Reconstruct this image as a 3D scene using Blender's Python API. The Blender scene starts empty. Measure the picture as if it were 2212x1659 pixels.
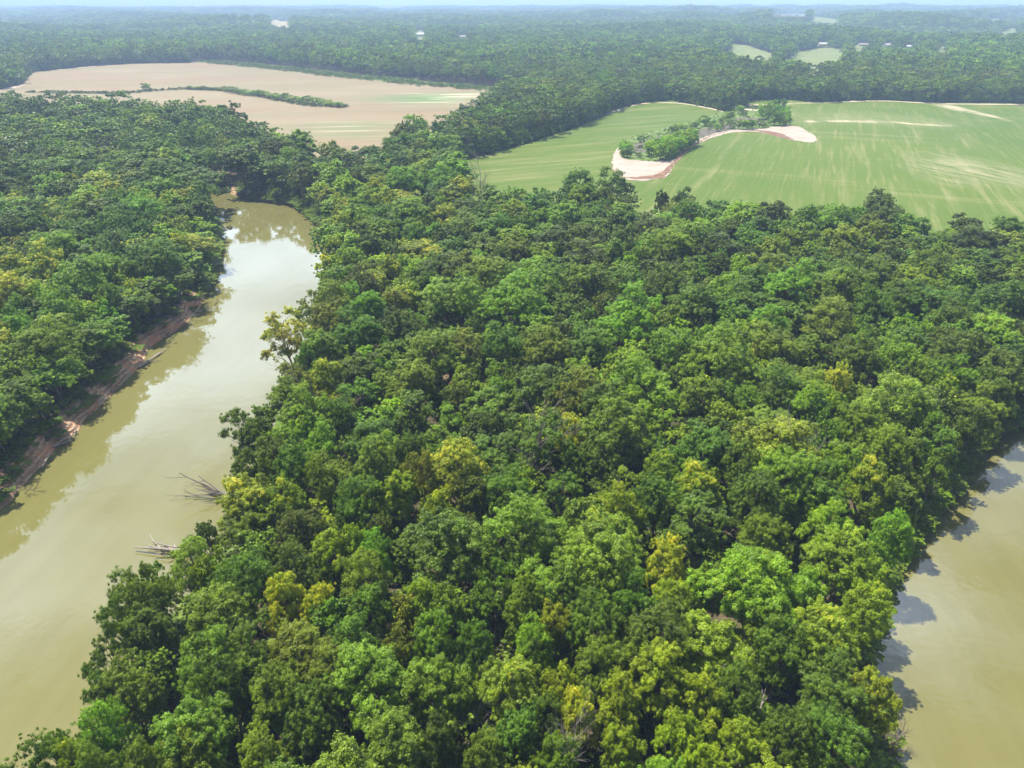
import bpy, math, random
import numpy as np
from mathutils import Vector
from mathutils.geometry import tessellate_polygon
R_ = math.radians
sc = bpy.context.scene
COL = sc.collection
# ------------------------------------------------------------------ camera
CAM_H, PITCH, F = 90.0, R_(28.3), 711.0
cam = bpy.data.objects.new('camera', bpy.data.cameras.new('camera')); COL.objects.link(cam); sc.camera = cam
cam.location = (0, 0, CAM_H); cam.rotation_euler = (R_(90) - PITCH, 0, 0)
cam.data.sensor_width = 36; cam.data.lens = 36 * F / 1024; cam.data.clip_start = 1; cam.data.clip_end = 60000
# ------------------------------------------------------------------ light
SUN_EL = R_(65); SX, SY = -0.82, 0.58
world = bpy.data.worlds.new('World'); sc.world = world; world.use_nodes = True
nt = world.node_tree; bg = nt.nodes['Background']
sky = nt.nodes.new('ShaderNodeTexSky'); sky.sky_type = 'NISHITA'; sky.sun_disc = False
sky.sun_elevation = SUN_EL; sky.sun_rotation = math.atan2(SX, SY)
sky.air_density = 1.0; sky.dust_density = 1.6; sky.ozone_density = 1.0
tcn = nt.nodes.new('ShaderNodeTexCoord'); sepw = nt.nodes.new('ShaderNodeSeparateXYZ'); nt.links.new(tcn.outputs['Generated'], sepw.inputs[0])
mpw = nt.nodes.new('ShaderNodeMapping'); mpw.inputs['Scale'].default_value = (1, 1, 2.6); nt.links.new(tcn.outputs['Generated'], mpw.inputs[0])
cn = nt.nodes.new('ShaderNodeTexNoise'); cn.inputs['Scale'].default_value = 2.3; cn.inputs['Detail'].default_value = 7; cn.inputs['Roughness'].default_value = .58; nt.links.new(mpw.outputs[0], cn.inputs['Vector'])
hz = nt.nodes.new('ShaderNodeMapRange'); nt.links.new(sepw.outputs[2], hz.inputs[0]); hz.inputs[1].default_value = 0.0; hz.inputs[2].default_value = .85; hz.inputs[3].default_value = .40; hz.inputs[4].default_value = -.14
ad = nt.nodes.new('ShaderNodeMath'); nt.links.new(cn.outputs[0], ad.inputs[0]); nt.links.new(hz.outputs[0], ad.inputs[1])
cr_ = nt.nodes.new('ShaderNodeMapRange'); nt.links.new(ad.outputs[0], cr_.inputs[0]); cr_.inputs[1].default_value = .42; cr_.inputs[2].default_value = .74
mxw = nt.nodes.new('ShaderNodeMix'); mxw.data_type = 'RGBA'; nt.links.new(cr_.outputs[0], mxw.inputs[0]); nt.links.new(sky.outputs[0], mxw.inputs[6]); mxw.inputs[7].default_value = (33.0, 39.0, 48.0, 1)
fwd = nt.nodes.new('ShaderNodeMapRange'); nt.links.new(sepw.outputs[1], fwd.inputs[0]); fwd.inputs[1].default_value = -.1; fwd.inputs[2].default_value = .55
ml = nt.nodes.new('ShaderNodeMath'); ml.operation = 'MULTIPLY'; nt.links.new(cr_.outputs[0], ml.inputs[0]); nt.links.new(fwd.outputs[0], ml.inputs[1]); nt.links.new(ml.outputs[0], mxw.inputs[0])
nt.links.new(mxw.outputs[2], bg.inputs[0]); bg.inputs[1].default_value = 0.052
sd_ = bpy.data.lights.new('sun', 'SUN'); sd_.energy = 5.0; sd_.angle = R_(0.55); sd_.color = (1, .95, .84)
sun = bpy.data.objects.new('sun', sd_); COL.objects.link(sun)
hn = math.hypot(SX, SY)
sun.rotation_euler = Vector((SX / hn * math.cos(SUN_EL), SY / hn * math.cos(SUN_EL), math.sin(SUN_EL))).to_track_quat('Z', 'Y').to_euler()
sc.view_settings.view_transform = 'Standard'; sc.view_settings.look = 'None'
sc.view_settings.exposure = 0.75; sc.view_settings.gamma = 1
cy = sc.cycles
cy.max_bounces = 6; cy.diffuse_bounces = 2; cy.glossy_bounces = 3; cy.transmission_bounces = 3; cy.volume_bounces = 1
cy.transparent_max_bounces = 6; cy.use_adaptive_sampling = True; cy.adaptive_threshold = 0.006
cy.use_denoising = True; cy.caustics_reflective = False; cy.caustics_refractive = False

rng = np.random.default_rng(7)
random.seed(7)
# ------------------------------------------------------------------ picture <-> ground helpers
CP, SP = math.cos(PITCH), math.sin(PITCH)
WZ = -3.0
def hills(x, y):
    x = np.asarray(x, float); y = np.asarray(y, float)
    d = np.hypot(x, y)
    m = np.clip((d - 1500) / 1500, 0, 1); m = m * m * (3 - 2 * m)
    m2 = np.clip((d - 900) / 500, 0, 1) * np.clip((x - 250) / 500, 0, 1)
    h = 9 * np.sin(x / 310 + 1.1) * np.sin(y / 270 + .4) + 7 * np.sin(x / 170 + y / 240 + 2) + 5 * np.sin(y / 120 - x / 95)
    big = 7 * np.sin(x / 1100 + 2.2 + y / 2300) * np.sin(y / 900 + 1)
    return m * (h + 9 + big * np.clip((d - 2500) / 2500, 0, 1)) + m2 * (4 + .5 * h)
def G(px, py, z=0.0, useh=False):
    u, v = px - 512.0, 384.0 - py
    dy, dz = F * CP + v * SP, -F * SP + v * CP
    zz = z
    for _ in range(8 if useh else 1):
        t = (zz - CAM_H) / dz if dz < -.5 else 40.
        X, Y = u * t, dy * t
        if useh: zz = .5 * zz + .5 * (z + float(hills(X, Y)))
    return X, Y
def proj(x, y, z):
    dzz = z - CAM_H
    depth = y * CP - dzz * SP
    up = y * SP + dzz * CP
    return 512 + F * x / depth, 384 - F * up / depth, depth
def P(c, r, x, y):                      # crop (c,r) pixel of a 3x3 tiling -> 1024 px
    return x * .15430 + 341.33 * c, y * .15430 + 256.0 * r
def PL(c, r, pts, z=0.0, useh=False): return [G(*P(c, r, a, b), z, useh) for a, b in pts]
def V(x, y): return x * .46293, y * .46293

def pip(x, y, poly):
    x = np.asarray(x, float); y = np.asarray(y, float); ins = np.zeros(x.shape, bool)
    n = len(poly)
    for i in range(n):
        x0, y0 = poly[i]; x1, y1 = poly[(i + 1) % n]
        if y0 == y1: continue
        c = ((y0 > y) != (y1 > y)) & (x < (x1 - x0) * (y - y0) / (y1 - y0) + x0)
        ins ^= c
    return ins
def pdist(x, y, poly, closed=True):
    x = np.asarray(x, float); y = np.asarray(y, float); d = np.full(x.shape, 1e9)
    n = len(poly)
    for i in range(n if closed else n - 1):
        x0, y0 = poly[i]; x1, y1 = poly[(i + 1) % n]
        ex, ey = x1 - x0, y1 - y0; L = ex * ex + ey * ey + 1e-9
        t = np.clip(((x - x0) * ex + (y - y0) * ey) / L, 0, 1)
        d = np.minimum(d, np.hypot(x - x0 - t * ex, y - y0 - t * ey))
    return d
def smooth(poly, it=2, closed=True):
    for _ in range(it):
        q = []
        n = len(poly)
        for i in range(n if closed else n - 1):
            a, b = poly[i], poly[(i + 1) % n]
            q += [(.75 * a[0] + .25 * b[0], .75 * a[1] + .25 * b[1]), (.25 * a[0] + .75 * b[0], .25 * a[1] + .75 * b[1])]
        if not closed: q = [poly[0]] + q + [poly[-1]]
        poly = q
    return poly
# ------------------------------------------------------------------ outlines traced on the ground
lbank = [G(-420, 760, WZ), G(-260, 640, WZ), G(-120, 570, WZ)] + \
    [G(*P(0, 1, a, b), WZ) for a, b in ((20, 1650), (120, 1510), (230, 1400), (340, 1270), (400, 1200), (500, 1150), (545, 1060), (600, 1020), (680, 945), (760, 860), (860, 760), (940, 690), (950, 610), (990, 575), (1080, 520), (1190, 450), (1290, 345), (1340, 230), (1400, 100))] + \
    [G(218, 262, WZ), G(220, 238, WZ), G(214, 214, WZ), G(200, 198, WZ), G(190, 190, WZ)] + \
    [G(*P(0, 0, a, b), WZ) for a, b in ((1290, 1245), (1480, 1240), (1600, 1290), (1720, 1310), (1880, 1325), (1980, 1390))]
rside = [G(330, 222, 4), G(325, 243, 8), G(320, 268, 8), G(325, 290, 6), G(322, 306, 6), G(304, 330, 6), G(292, 352, 6), G(292, 368, 4),
         G(276, 388, 10), G(250, 425, 10), G(240, 452, 10), G(232, 485, 11), G(214, 515, 11), G(196, 545, 9), G(186, 560, 8), G(150, 585, 10), G(116, 610, 10),
         G(102, 640, 11), G(100, 690, 11), G(108, 722, 9), G(46, 745, 10), G(6, 768, 10), G(-35, 792, 9), G(-80, 880, 6), G(-90, 1000, 5), G(-200, 1500, 0)]
left_river = smooth(lbank, 2, False) + smooth(rside, 2, False)
left_river += [(left_river[-1][0] - 60, -60), (-420, -60), (-420, 10)]
rb = [G(*P(2, 1, a, b), WZ) for a, b in ((2600, 1000), (2212, 1100), (2080, 1140), (1990, 1190), (1940, 1280), (1800, 1400), (1780, 1490), (1700, 1610), (1640, 1660))] + \
     [G(915, 541, WZ), G(900, 555, WZ), G(886, 582, WZ), G(876, 612, WZ), G(866, 650, WZ), G(864, 690, WZ), G(874, 722, WZ), G(886, 745, WZ), G(888, 765, WZ), G(880, 800, WZ), G(860, 900, WZ), G(840, 1050, WZ)]
right_river = smooth(rb, 2, False)
right_river += [(right_river[-1][0] - 10, -60), (420, -60), (520, 150), (520, 190), (420, 215)]
RIVERS = [left_river, right_river]

brown = PL(0, 0, [(-500, 640), (0, 578), (130, 545), (170, 500), (195, 470), (560, 430), (850, 412), (1350, 405), (2000, 472), (2212, 502)]) + \
        PL(1, 0, [(500, 548), (950, 582), (1090, 592), (1180, 570)]) + \
        PL(1, 0, [(960, 600), (860, 690), (700, 760), (590, 800), (470, 790), (330, 840), (170, 945), (120, 960), (0, 930)], 17) + \
        PL(0, 0, [(2060, 930), (1960, 905), (1880, 930), (1800, 890), (1700, 835), (1600, 775), (1500, 730), (1420, 705), (1220, 700), (1150, 665), (900, 660), (640, 650), (400, 640), (150, 650), (60, 630), (-500, 680)], 17)
green = PL(1, 0, [(690, 1052), (1000, 982), (1300, 892), (1550, 810), (1750, 720), (1850, 682), (2000, 657), (2150, 650)]) + \
        PL(2, 0, [(0, 663), (200, 702), (320, 735), (395, 720), (400, 650), (640, 645), (900, 662), (1100, 652), (1300, 648), (1500, 660), (2212, 670), (3300, 690)]) + \
        PL(2, 0, [(3300, 1470), (2212, 1400), (1900, 1360), (1750, 1395), (1600, 1360), (1450, 1310), (1300, 1270), (1150, 1290), (1020, 1315), (930, 1300), (750, 1315), (560, 1265), (400, 1290), (230, 1245), (0, 1225)], 17) + \
        PL(1, 0, [(2050, 1320), (1900, 1290), (1800, 1190), (1700, 1150), (1500, 1125), (1370, 1195), (1200, 1200), (1100, 1190), (950, 1185), (830, 1185), (740, 1110)], 17)
def Z2(pts, z=0.0):                     # crop [1800,250,2500,560]
    return [G((1800 + a * .31646) / 3, (250 + b * .31646) / 3, z) for a, b in pts]
patch = smooth(Z2([(185, 600), (130, 650), (112, 760), (130, 850), (220, 905), (370, 932), (560, 908), (640, 885), (700, 770), (830, 640), (900, 585), (1060, 515), (1250, 465), (1500, 455), (1700, 515), (1880, 550), (2040, 570), (2060, 520), (1990, 470), (1900, 415), (1800, 398), (1680, 410), (1480, 432), (1250, 440), (1100, 470), (950, 530), (880, 570), (880, 560), (700, 740), (520, 745), (300, 730), (205, 715), (190, 660)]), 2)
redline = smooth(Z2([(112, 760), (125, 852), (170, 880), (300, 910), (430, 912), (560, 906), (635, 885), (700, 770), (830, 640), (960, 548), (1100, 484), (1240, 452), (1100, 478), (950, 540), (860, 596), (800, 630), (700, 745), (610, 820), (540, 870), (380, 890), (250, 892), (170, 868), (135, 840)]), 1)
redline2 = smooth(Z2([(1380, 447), (1500, 455), (1700, 515), (1860, 545), (1800, 515), (1700, 470), (1560, 448)]), 1)
heath = smooth(Z2([(300, 590), (420, 545), (560, 500), (720, 470), (860, 450), (1000, 430), (1140, 400), (1230, 360), (1330, 320), (1500, 330), (1600, 380), (1500, 400), (1300, 415), (1250, 440), (1000, 500), (880, 560), (700, 560), (500, 640), (430, 660), (330, 665)]), 1)
islandzone = Z2([(180, 560), (430, 470), (700, 400), (950, 340), (1200, 260), (1300, 220), (1500, 240), (1780, 260), (1800, 420), (1480, 440), (1100, 470), (900, 570), (700, 740), (520, 750), (200, 720)])
FIELDS = [brown, green]
hedge_line = [G(*P(0, 0, a, b)) for a, b in ((180, 598), (480, 603), (700, 606), (880, 600), (950, 590), (1200, 578), (1400, 586), (1550, 598), (1700, 622), (1800, 650), (1900, 668), (2050, 690), (2212, 693))] + [G(*P(1, 0, 40, 693))]
scrub_line = [G(*P(0, 0, a, b)) for a, b in ((1350, 400), (1500, 415), (1700, 435), (2000, 465), (2212, 492))] + [G(*P(1, 0, a, b)) for a, b in ((250, 515), (500, 545), (800, 568), (1090, 590))]
def clr(c, r, far, near): return PL(c, r, far, 0, True) + PL(c, r, near, 23, True)
meadows = {
 'pasture': [clr(2, 0, [(290, 290), (420, 298), (520, 335), (610, 362)], [(600, 385), (470, 380), (330, 350)]),
             clr(2, 0, [(700, 345), (880, 318), (960, 315), (1060, 330)], [(1050, 352), (930, 360), (915, 430), (880, 446), (770, 432), (830, 385), (720, 362)]),
             clr(2, 0, [(1650, 308), (1720, 306)], [(1715, 345), (1655, 350)]),
             clr(2, 0, [(590, 98), (700, 92), (830, 100)], [(820, 113), (680, 116)]),
             clr(2, 0, [(830, 140), (1010, 142)], [(1010, 152), (850, 154)]),
             clr(1, 0, [(470, 200), (545, 200)], [(560, 250), (480, 250)]),
             clr(1, 0, [(225, 42), (395, 40)], [(390, 54), (240, 55)]),
             clr(2, 0, [(1990, 128), (2075, 126)], [(2070, 140), (1995, 142)]),
             clr(2, 0, [(1100, 300), (1180, 296)], [(1175, 318), (1110, 320)]),
             clr(2, 0, [(2030, 258), (2150, 205)], [(2170, 215), (2060, 272)])],
 'dry_clearing': [clr(0, 0, [(1535, 95), (1560, 95)], [(1572, 148), (1530, 148)]),
             clr(0, 0, [(1630, 110), (1650, 110)], [(1655, 165), (1605, 162)]),
             clr(0, 0, [(1755, 125), (1830, 142), (1895, 165)], [(1895, 182), (1760, 168)]),
             clr(0, 0, [(0, 122), (60, 120)], [(60, 140), (0, 140)])],
}
CLEAR = [p for v in meadows.values() for p in v]
finger = PL(2, 0, [(0, 663), (200, 702), (320, 735), (395, 720), (400, 650), (-60, 640)])
# ------------------------------------------------------------------ tagging / mesh helpers
def tag(o, label=None, cat=None, group=None, kind=None):
    for k, v in (('label', label), ('category', cat), ('group', group), ('kind', kind)):
        if v: o[k] = v
    return o
def mk(name, verts, faces, mat=None, parent=None, link=True, smooth_=False):
    me = bpy.data.meshes.new(name)
    if isinstance(verts, np.ndarray) and isinstance(faces, np.ndarray):
        nv, nf, k = len(verts), len(faces), faces.shape[1]
        me.vertices.add(nv); me.vertices.foreach_set('co', verts.astype(np.float32).ravel())
        me.loops.add(nf * k); me.loops.foreach_set('vertex_index', faces.astype(np.int32).ravel())
        me.polygons.add(nf); me.polygons.foreach_set('loop_start', np.arange(0, nf * k, k, dtype=np.int32))
        me.update(calc_edges=True)
    else:
        me.from_pydata([tuple(v) for v in verts], [], [tuple(f) for f in faces]); me.update()
    if smooth_: me.polygons.foreach_set('use_smooth', np.ones(len(me.polygons), bool))
    if mat: me.materials.append(mat)
    o = bpy.data.objects.new(name, me)
    if link: COL.objects.link(o)
    if parent: o.parent = parent
    return o
def fattr(o, name, vals, dom='POINT'):
    a = o.data.attributes.new(name, 'FLOAT', dom); a.data.foreach_set('value', np.asarray(vals, np.float32))
class NB:
    def __init__(s, name):
        s.m = bpy.data.materials.new(name); s.m.use_nodes = True; s.t = s.m.node_tree; s.t.nodes.clear()
        s.out = s.n('ShaderNodeOutputMaterial')
    def n(s, typ, **kw):
        nd = s.t.nodes.new(typ)
        for k, v in kw.items():
            if k.startswith('i_'):
                key = k[2:]; nd.inputs[int(key) if key.isdigit() else key.replace('_', ' ')].default_value = v
            else: setattr(nd, k, v)
        return nd
    def l(s, a, b): s.t.links.new(a, b)
    def math(s, op, a, b=None, clamp=False):
        nd = s.n('ShaderNodeMath', operation=op, use_clamp=clamp)
        for i, v in enumerate((a, b)):
            if v is None: continue
            if isinstance(v, (int, float)): nd.inputs[i].default_value = v
            else: s.l(v, nd.inputs[i])
        return nd.outputs[0]
    def mix(s, f, a, b, bt='MIX'):
        nd = s.n('ShaderNodeMix', data_type='RGBA', blend_type=bt)
        for i, v in ((0, f), (6, a), (7, b)):
            if isinstance(v, (int, float)): nd.inputs[i].default_value = v
            elif isinstance(v, tuple): nd.inputs[i].default_value = (*v[:3], 1)
            else: s.l(v, nd.inputs[i])
        return nd.outputs[2]
    def ramp(s, f, a, b):
        nd = s.n('ShaderNodeMapRange', clamp=True); s.l(f, nd.inputs[0])
        nd.inputs[1].default_value = a; nd.inputs[2].default_value = b
        return nd.outputs[0]
    def noise(s, vec, scale, detail=4, rough=.55, dist=0):
        nd = s.n('ShaderNodeTexNoise'); nd.inputs['Scale'].default_value = scale; nd.inputs['Detail'].default_value = detail
        nd.inputs['Roughness'].default_value = rough; nd.inputs['Distortion'].default_value = dist
        if vec is not None: s.l(vec, nd.inputs['Vector'])
        return nd.outputs[0]
    def pos(s): return s.n('ShaderNodeNewGeometry').outputs['Position']
    def map(s, vec, scale=(1, 1, 1), rz=0, loc=(0, 0, 0)):
        a = s.n('ShaderNodeMapping'); a.inputs['Rotation'].default_value = (0, 0, rz)
        s.l(vec, a.inputs[0]); b = s.n('ShaderNodeMapping'); b.inputs['Scale'].default_value = scale; b.inputs['Location'].default_value = loc
        s.l(a.outputs[0], b.inputs[0]); return b.outputs[0]
    def bsdf(s, col, rough=.8, spec=.3, normal=None):
        p = s.n('ShaderNodeBsdfPrincipled'); p.inputs['Specular IOR Level'].default_value = spec
        if isinstance(col, tuple): p.inputs['Base Color'].default_value = (*col[:3], 1)
        else: s.l(col, p.inputs['Base Color'])
        if isinstance(rough, (int, float)): p.inputs['Roughness'].default_value = rough
        else: s.l(rough, p.inputs['Roughness'])
        if normal is not None: s.l(normal, p.inputs['Normal'])
        return p
    def bump(s, h, strength=.5, dist=.1):
        b = s.n('ShaderNodeBump'); b.inputs['Strength'].default_value = strength; b.inputs['Distance'].default_value = dist
        s.l(h, b.inputs['Height']); return b.outputs[0]
    def done(s, shader): s.l(shader, s.out.inputs[0]); return s.m
# ------------------------------------------------------------------ materials
def leaf_mat(name, inst):
    b = NB(name)
    if inst:
        tint = b.n('ShaderNodeAttribute', attribute_type='INSTANCER', attribute_name='tint').outputs['Vector']
        yel = b.n('ShaderNodeAttribute', attribute_type='INSTANCER', attribute_name='yel').outputs['Fac']
    else:
        oi = b.n('ShaderNodeObjectInfo'); tint = oi.outputs['Color']; yel = oi.outputs['Alpha']
    var = b.n('ShaderNodeAttribute', attribute_type='GEOMETRY', attribute_name='var').outputs['Fac']
    tip = b.n('ShaderNodeAttribute', attribute_type='GEOMETRY', attribute_name='tip').outputs['Fac']
    k = b.math('MULTIPLY_ADD', var, 1.35); b.t.nodes[-1].inputs[2].default_value = .45
    vm = b.n('ShaderNodeVectorMath', operation='SCALE'); b.l(tint, vm.inputs[0]); b.l(k, vm.inputs['Scale'])
    warm = b.mix(b.math('MULTIPLY', var, .35), vm.outputs[0], (.10, .13, .018))
    f = b.math('SUBTRACT', b.math('ADD', yel, tip), 1.0)
    f = b.math('MULTIPLY', f, 3.5, True)
    oc = b.mix(b.math('MULTIPLY', tip, var), (.29, .40, .015), (.74, .62, .03))
    col = b.mix(f, warm, oc)
    p = b.bsdf(col, .45, .28)
    tr = b.n('ShaderNodeBsdfTranslucent')
    tc = b.mix(1.0, col, (1.5, 1.6, .55), 'MULTIPLY'); b.l(tc, tr.inputs[0])
    mx = b.n('ShaderNodeMixShader'); mx.inputs[0].default_value = .26
    b.l(p.outputs[0], mx.inputs[1]); b.l(tr.outputs[0], mx.inputs[2])
    return b.done(mx.outputs[0])
M = {}
M['leaf'] = leaf_mat('leaf', False); M['leaf_inst'] = leaf_mat('leaf_scatter', True)
b = NB('bark'); n_ = b.noise(b.map(b.n('ShaderNodeTexCoord').outputs['Object'], (3, 3, .5)), 3)
M['bark'] = b.done(b.bsdf(b.mix(n_, (.07, .055, .042), (.26, .22, .18)), .9, .2, b.bump(n_, .6, .05)).outputs[0])
b = NB('dead_wood'); n_ = b.noise(b.map(b.n('ShaderNodeTexCoord').outputs['Object'], (2, 2, 2)), 3)
M['dead'] = b.done(b.bsdf(b.mix(n_, (.20, .17, .15), (.46, .41, .36)), .85, .2).outputs[0])
b = NB('grey_wood'); n_ = b.noise(b.map(b.n('ShaderNodeTexCoord').outputs['Object'], (2, 2, 2)), 3)
M['dead_grey'] = b.done(b.bsdf(b.mix(n_, (.13, .11, .10), (.30, .27, .24)), .85, .2).outputs[0])
b = NB('dark_wood'); n_ = b.noise(b.map(b.n('ShaderNodeTexCoord').outputs['Object'], (2, 2, 2)), 3)
M['darkwood'] = b.done(b.bsdf(b.mix(n_, (.09, .07, .06), (.26, .2, .17)), .85, .2).outputs[0])
# ground: litter + red-tan bank soil
b = NB('ground'); ps = b.pos()
bank = b.n('ShaderNodeAttribute', attribute_name='bank').outputs['Fac']
n1 = b.noise(ps, .35, 6, .6); n2 = b.noise(ps, .04, 4); n3 = b.noise(ps, 1.6, 5, .65)
litter = b.mix(b.ramp(n1, .35, .7), (.035, .045, .018), (.13, .095, .06))
litter = b.mix(b.ramp(n2, .58, .72), litter, (.24, .16, .10))
sep = b.n('ShaderNodeSeparateXYZ'); b.l(ps, sep.inputs[0])
zz = b.math('ADD', b.math('MULTIPLY', sep.outputs[2], 8.5), b.math('MULTIPLY', n2, 14))
strata = b.math('SINE', zz)
soil = b.mix(b.math('MULTIPLY', b.ramp(b.math('ADD', strata, b.math('MULTIPLY', n3, 1.6)), .3, 1.9), b.ramp(b.noise(ps, .22, 3), .30, .6)), (.36, .215, .13), (.58, .43, .29))
soil = b.mix(b.ramp(n3, .5, .66), soil, (.13, .075, .05))
soil = b.mix(b.ramp(b.noise(ps, .13, 3), .52, .62), soil, (.50, .24, .12))
bf = b.ramp(b.math('ADD', bank, b.math('MULTIPLY', b.math('SUBTRACT', n1, .5), .9)), .35, .6)
M['ground'] = b.done(b.bsdf(b.mix(bf, litter, soil), .95, .15, b.bump(b.math('ADD', b.math('MULTIPLY', strata, .5), n3), .8, .25)).outputs[0])
# water
b = NB('river_water'); ps = b.pos()
n1 = b.noise(b.map(ps, (.02, .02, 1)), 1, 3); n2 = b.noise(b.map(ps, (1, 1, 1)), .9, 3); n3 = b.noise(b.map(ps, (1, 1, 1)), .18, 3)
cur = b.noise(b.map(ps, (.30, .022, 1), .12), 1, 4, .6)
n1 = b.math('ADD', b.math('MULTIPLY', n1, .6), b.math('MULTIPLY', cur, .4))
wc = b.mix(b.ramp(n1, .40, .62), (.160, .151, .048), (.182, .171, .060))
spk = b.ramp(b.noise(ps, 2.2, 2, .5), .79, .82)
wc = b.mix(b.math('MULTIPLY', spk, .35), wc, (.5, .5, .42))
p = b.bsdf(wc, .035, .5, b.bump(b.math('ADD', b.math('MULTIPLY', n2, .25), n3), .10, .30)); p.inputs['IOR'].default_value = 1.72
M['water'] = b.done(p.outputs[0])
# fields
def streaks(b, vec, rz, across, along, lo, hi, seed=0):
    m = b.map(vec, (across, along, 1), rz, (seed, seed * 1.7, 0)); return b.ramp(b.noise(m, 1.0, 4, .6), lo, hi)
b = NB('green_field'); ps = b.pos()
wst = b.n('ShaderNodeAttribute', attribute_name='west').outputs['Fac']
A1, A2 = R_(22), R_(68)
e1 = streaks(b, ps, A1, .16, .010, .52, .74); e2 = streaks(b, ps, A1, .42, .016, .56, .72, 3); e3 = streaks(b, ps, A1 + R_(90), .05, .004, .55, .75, 5)
w1 = streaks(b, ps, A2, .10, .008, .47, .70, 2); w2 = streaks(b, ps, A2, .30, .012, .55, .72, 9)
se = b.math('ADD', b.math('MULTIPLY', e1, .55), b.math('ADD', b.math('MULTIPLY', e2, .5), b.math('MULTIPLY', e3, .45)))
sw = b.math('ADD', b.math('MULTIPLY', w1, .6), b.math('MULTIPLY', w2, .45))
st = b.n('ShaderNodeMix', data_type='FLOAT'); b.l(wst, st.inputs[0]); b.l(se, st.inputs[2]); b.l(sw, st.inputs[3])
big = b.ramp(b.noise(ps, .006, 3), .35, .65); fine = b.noise(ps, .25, 5, .65); rows = streaks(b, ps, A1, 1.1, .012, .42, .62, 6)
gcol = b.mix(big, (.058, .118, .007), (.098, .150, .014))
gcol = b.mix(b.ramp(fine, .35, .75), gcol, (.095, .145, .015)); gcol = b.mix(b.math('MULTIPLY', rows, .30), gcol, (.145, .17, .035))
straw = b.mix(fine, (.24, .225, .095), (.32, .285, .14))
col = b.mix(b.math('MULTIPLY', b.math('MULTIPLY', st.outputs[0], b.math('MULTIPLY_ADD', big, .35)), 1.0, True), gcol, straw)
b.t.nodes
bare = b.n('ShaderNodeAttribute', attribute_name='bare').outputs['Fac']
bs = streaks(b, ps, R_(-20), .30, .035, .42, .58, 11)
col = b.mix(b.math('MULTIPLY', bare, b.math('MULTIPLY_ADD', bs, .9), True), col, (.52, .43, .31))
M['green'] = b.done(b.bsdf(col, .9, .15).outputs[0])
for n in b.t.nodes:
    if n.type == 'MATH' and n.operation == 'MULTIPLY_ADD': n.inputs[2].default_value = .35 if abs(n.inputs[1].default_value - .35) < 1e-4 else .1
for n in b.t.nodes:
    if n.type == 'MATH' and n.operation == 'MULTIPLY_ADD' and abs(n.inputs[1].default_value - .35) < 1e-4: n.inputs[2].default_value = .62
b = NB('fallow_field'); ps = b.pos()
s1 = streaks(b, ps, R_(80), .030, .0035, .42, .66, 4); s2 = streaks(b, ps, R_(84), .08, .006, .40, .70, 8)
big = b.noise(ps, .0045, 3); big2 = b.noise(b.map(ps, (1, 1, 1), 0, (400, 90, 0)), .0035, 3)
col = b.mix(b.ramp(big, .38, .62), (.245, .188, .112), (.285, .230, .145))
col = b.mix(b.math('MULTIPLY', b.ramp(big2, .50, .62), .40), col, (.27, .145, .09))
col = b.mix(b.math('MULTIPLY', s1, .5), col, (.17, .185, .085)); col = b.mix(b.math('MULTIPLY', b.ramp(b.noise(ps, .022, 5, .65), .48, .7), .35), col, (.19, .14, .09)); col = b.mix(b.math('MULTIPLY', s2, .3), col, (.30, .24, .17))
grn = b.n('ShaderNodeAttribute', attribute_name='green').outputs['Fac']
gs = b.mix(b.ramp(b.noise(b.map(ps, (.09, .008, 1), R_(84)), 1, 3), .5, .58), (.12, .20, .07), (.48, .44, .32))
col = b.mix(grn, col, gs)
M['brown'] = b.done(b.bsdf(col, .95, .1).outputs[0])
def soilmat(name, c1, c2, sc_=.15):
    b = NB(name); ps = b.pos(); n = b.noise(ps, sc_, 6, .65)
    return b.done(b.bsdf(b.mix(b.ramp(n, .3, .7), c1, c2), .95, .1, b.bump(n, .5, .3)).outputs[0])
M['sand'] = soilmat('bare_sand', (.34, .275, .225), (.46, .39, .335), .10)
M['redsoil'] = soilmat('red_soil', (.12, .055, .035), (.30, .19, .13), .22)
M['heath'] = soilmat('grey_scrub_ground', (.085, .078, .062), (.19, .165, .14), .35)
M['pasture'] = soilmat('pasture', (.13, .17, .055), (.23, .25, .10), .03)
M['dry'] = soilmat('dry_grass', (.30, .25, .14), (.40, .34, .21), .03)
M['track'] = soilmat('pale_track', (.45, .36, .27), (.62, .52, .42), .2)
M['grassy'] = soilmat('rough_grass', (.10, .16, .04), (.18, .23, .08), .3)
# ------------------------------------------------------------------ ground sheet
def ticks(lo, hi, step, far_lo, far_hi, g=1.10):
    c = list(np.arange(lo, hi + .01, step)); s = step; a = c[-1]
    while a < far_hi: s = min(s * g, 160); a += s; c.append(a)
    s = step; a = c[0]; pre = []
    while a > far_lo: s = min(s * g, 160); a -= s; pre.append(a)
    return np.array(pre[::-1] + c)
xs = ticks(-215, 235, 1.25, -9500, 9500); ys = ticks(12, 455, 1.25, -300, 15500)
gx, gy = np.meshgrid(xs, ys); gx = gx.ravel(); gy = gy.ravel()
def river_sd(x, y):                     # + on land
    sd = np.full(np.shape(x), 1e9)
    for pl in RIVERS:
        near = (np.abs(x) < 600) & (y < 620)
        if not near.any(): continue
        d = pdist(x[near], y[near], pl); ins = pip(x[near], y[near], pl)
        v = np.where(ins, -d, d); cur = sd[near]; sd[near] = np.minimum(cur, v)
    return sd
def vnoise(x, y, s, seed=0):
    a = np.sin(x / s * 1.7 + seed) * np.cos(y / s * 1.3 + seed * 2) + .5 * np.sin(x / s * 3.1 + y / s * 2.3 + seed) + .5 * np.cos(y / s * 3.7 - x / s * 1.9 + seed * 3)
    return a / 2
sd = river_sd(gx, gy)
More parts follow.
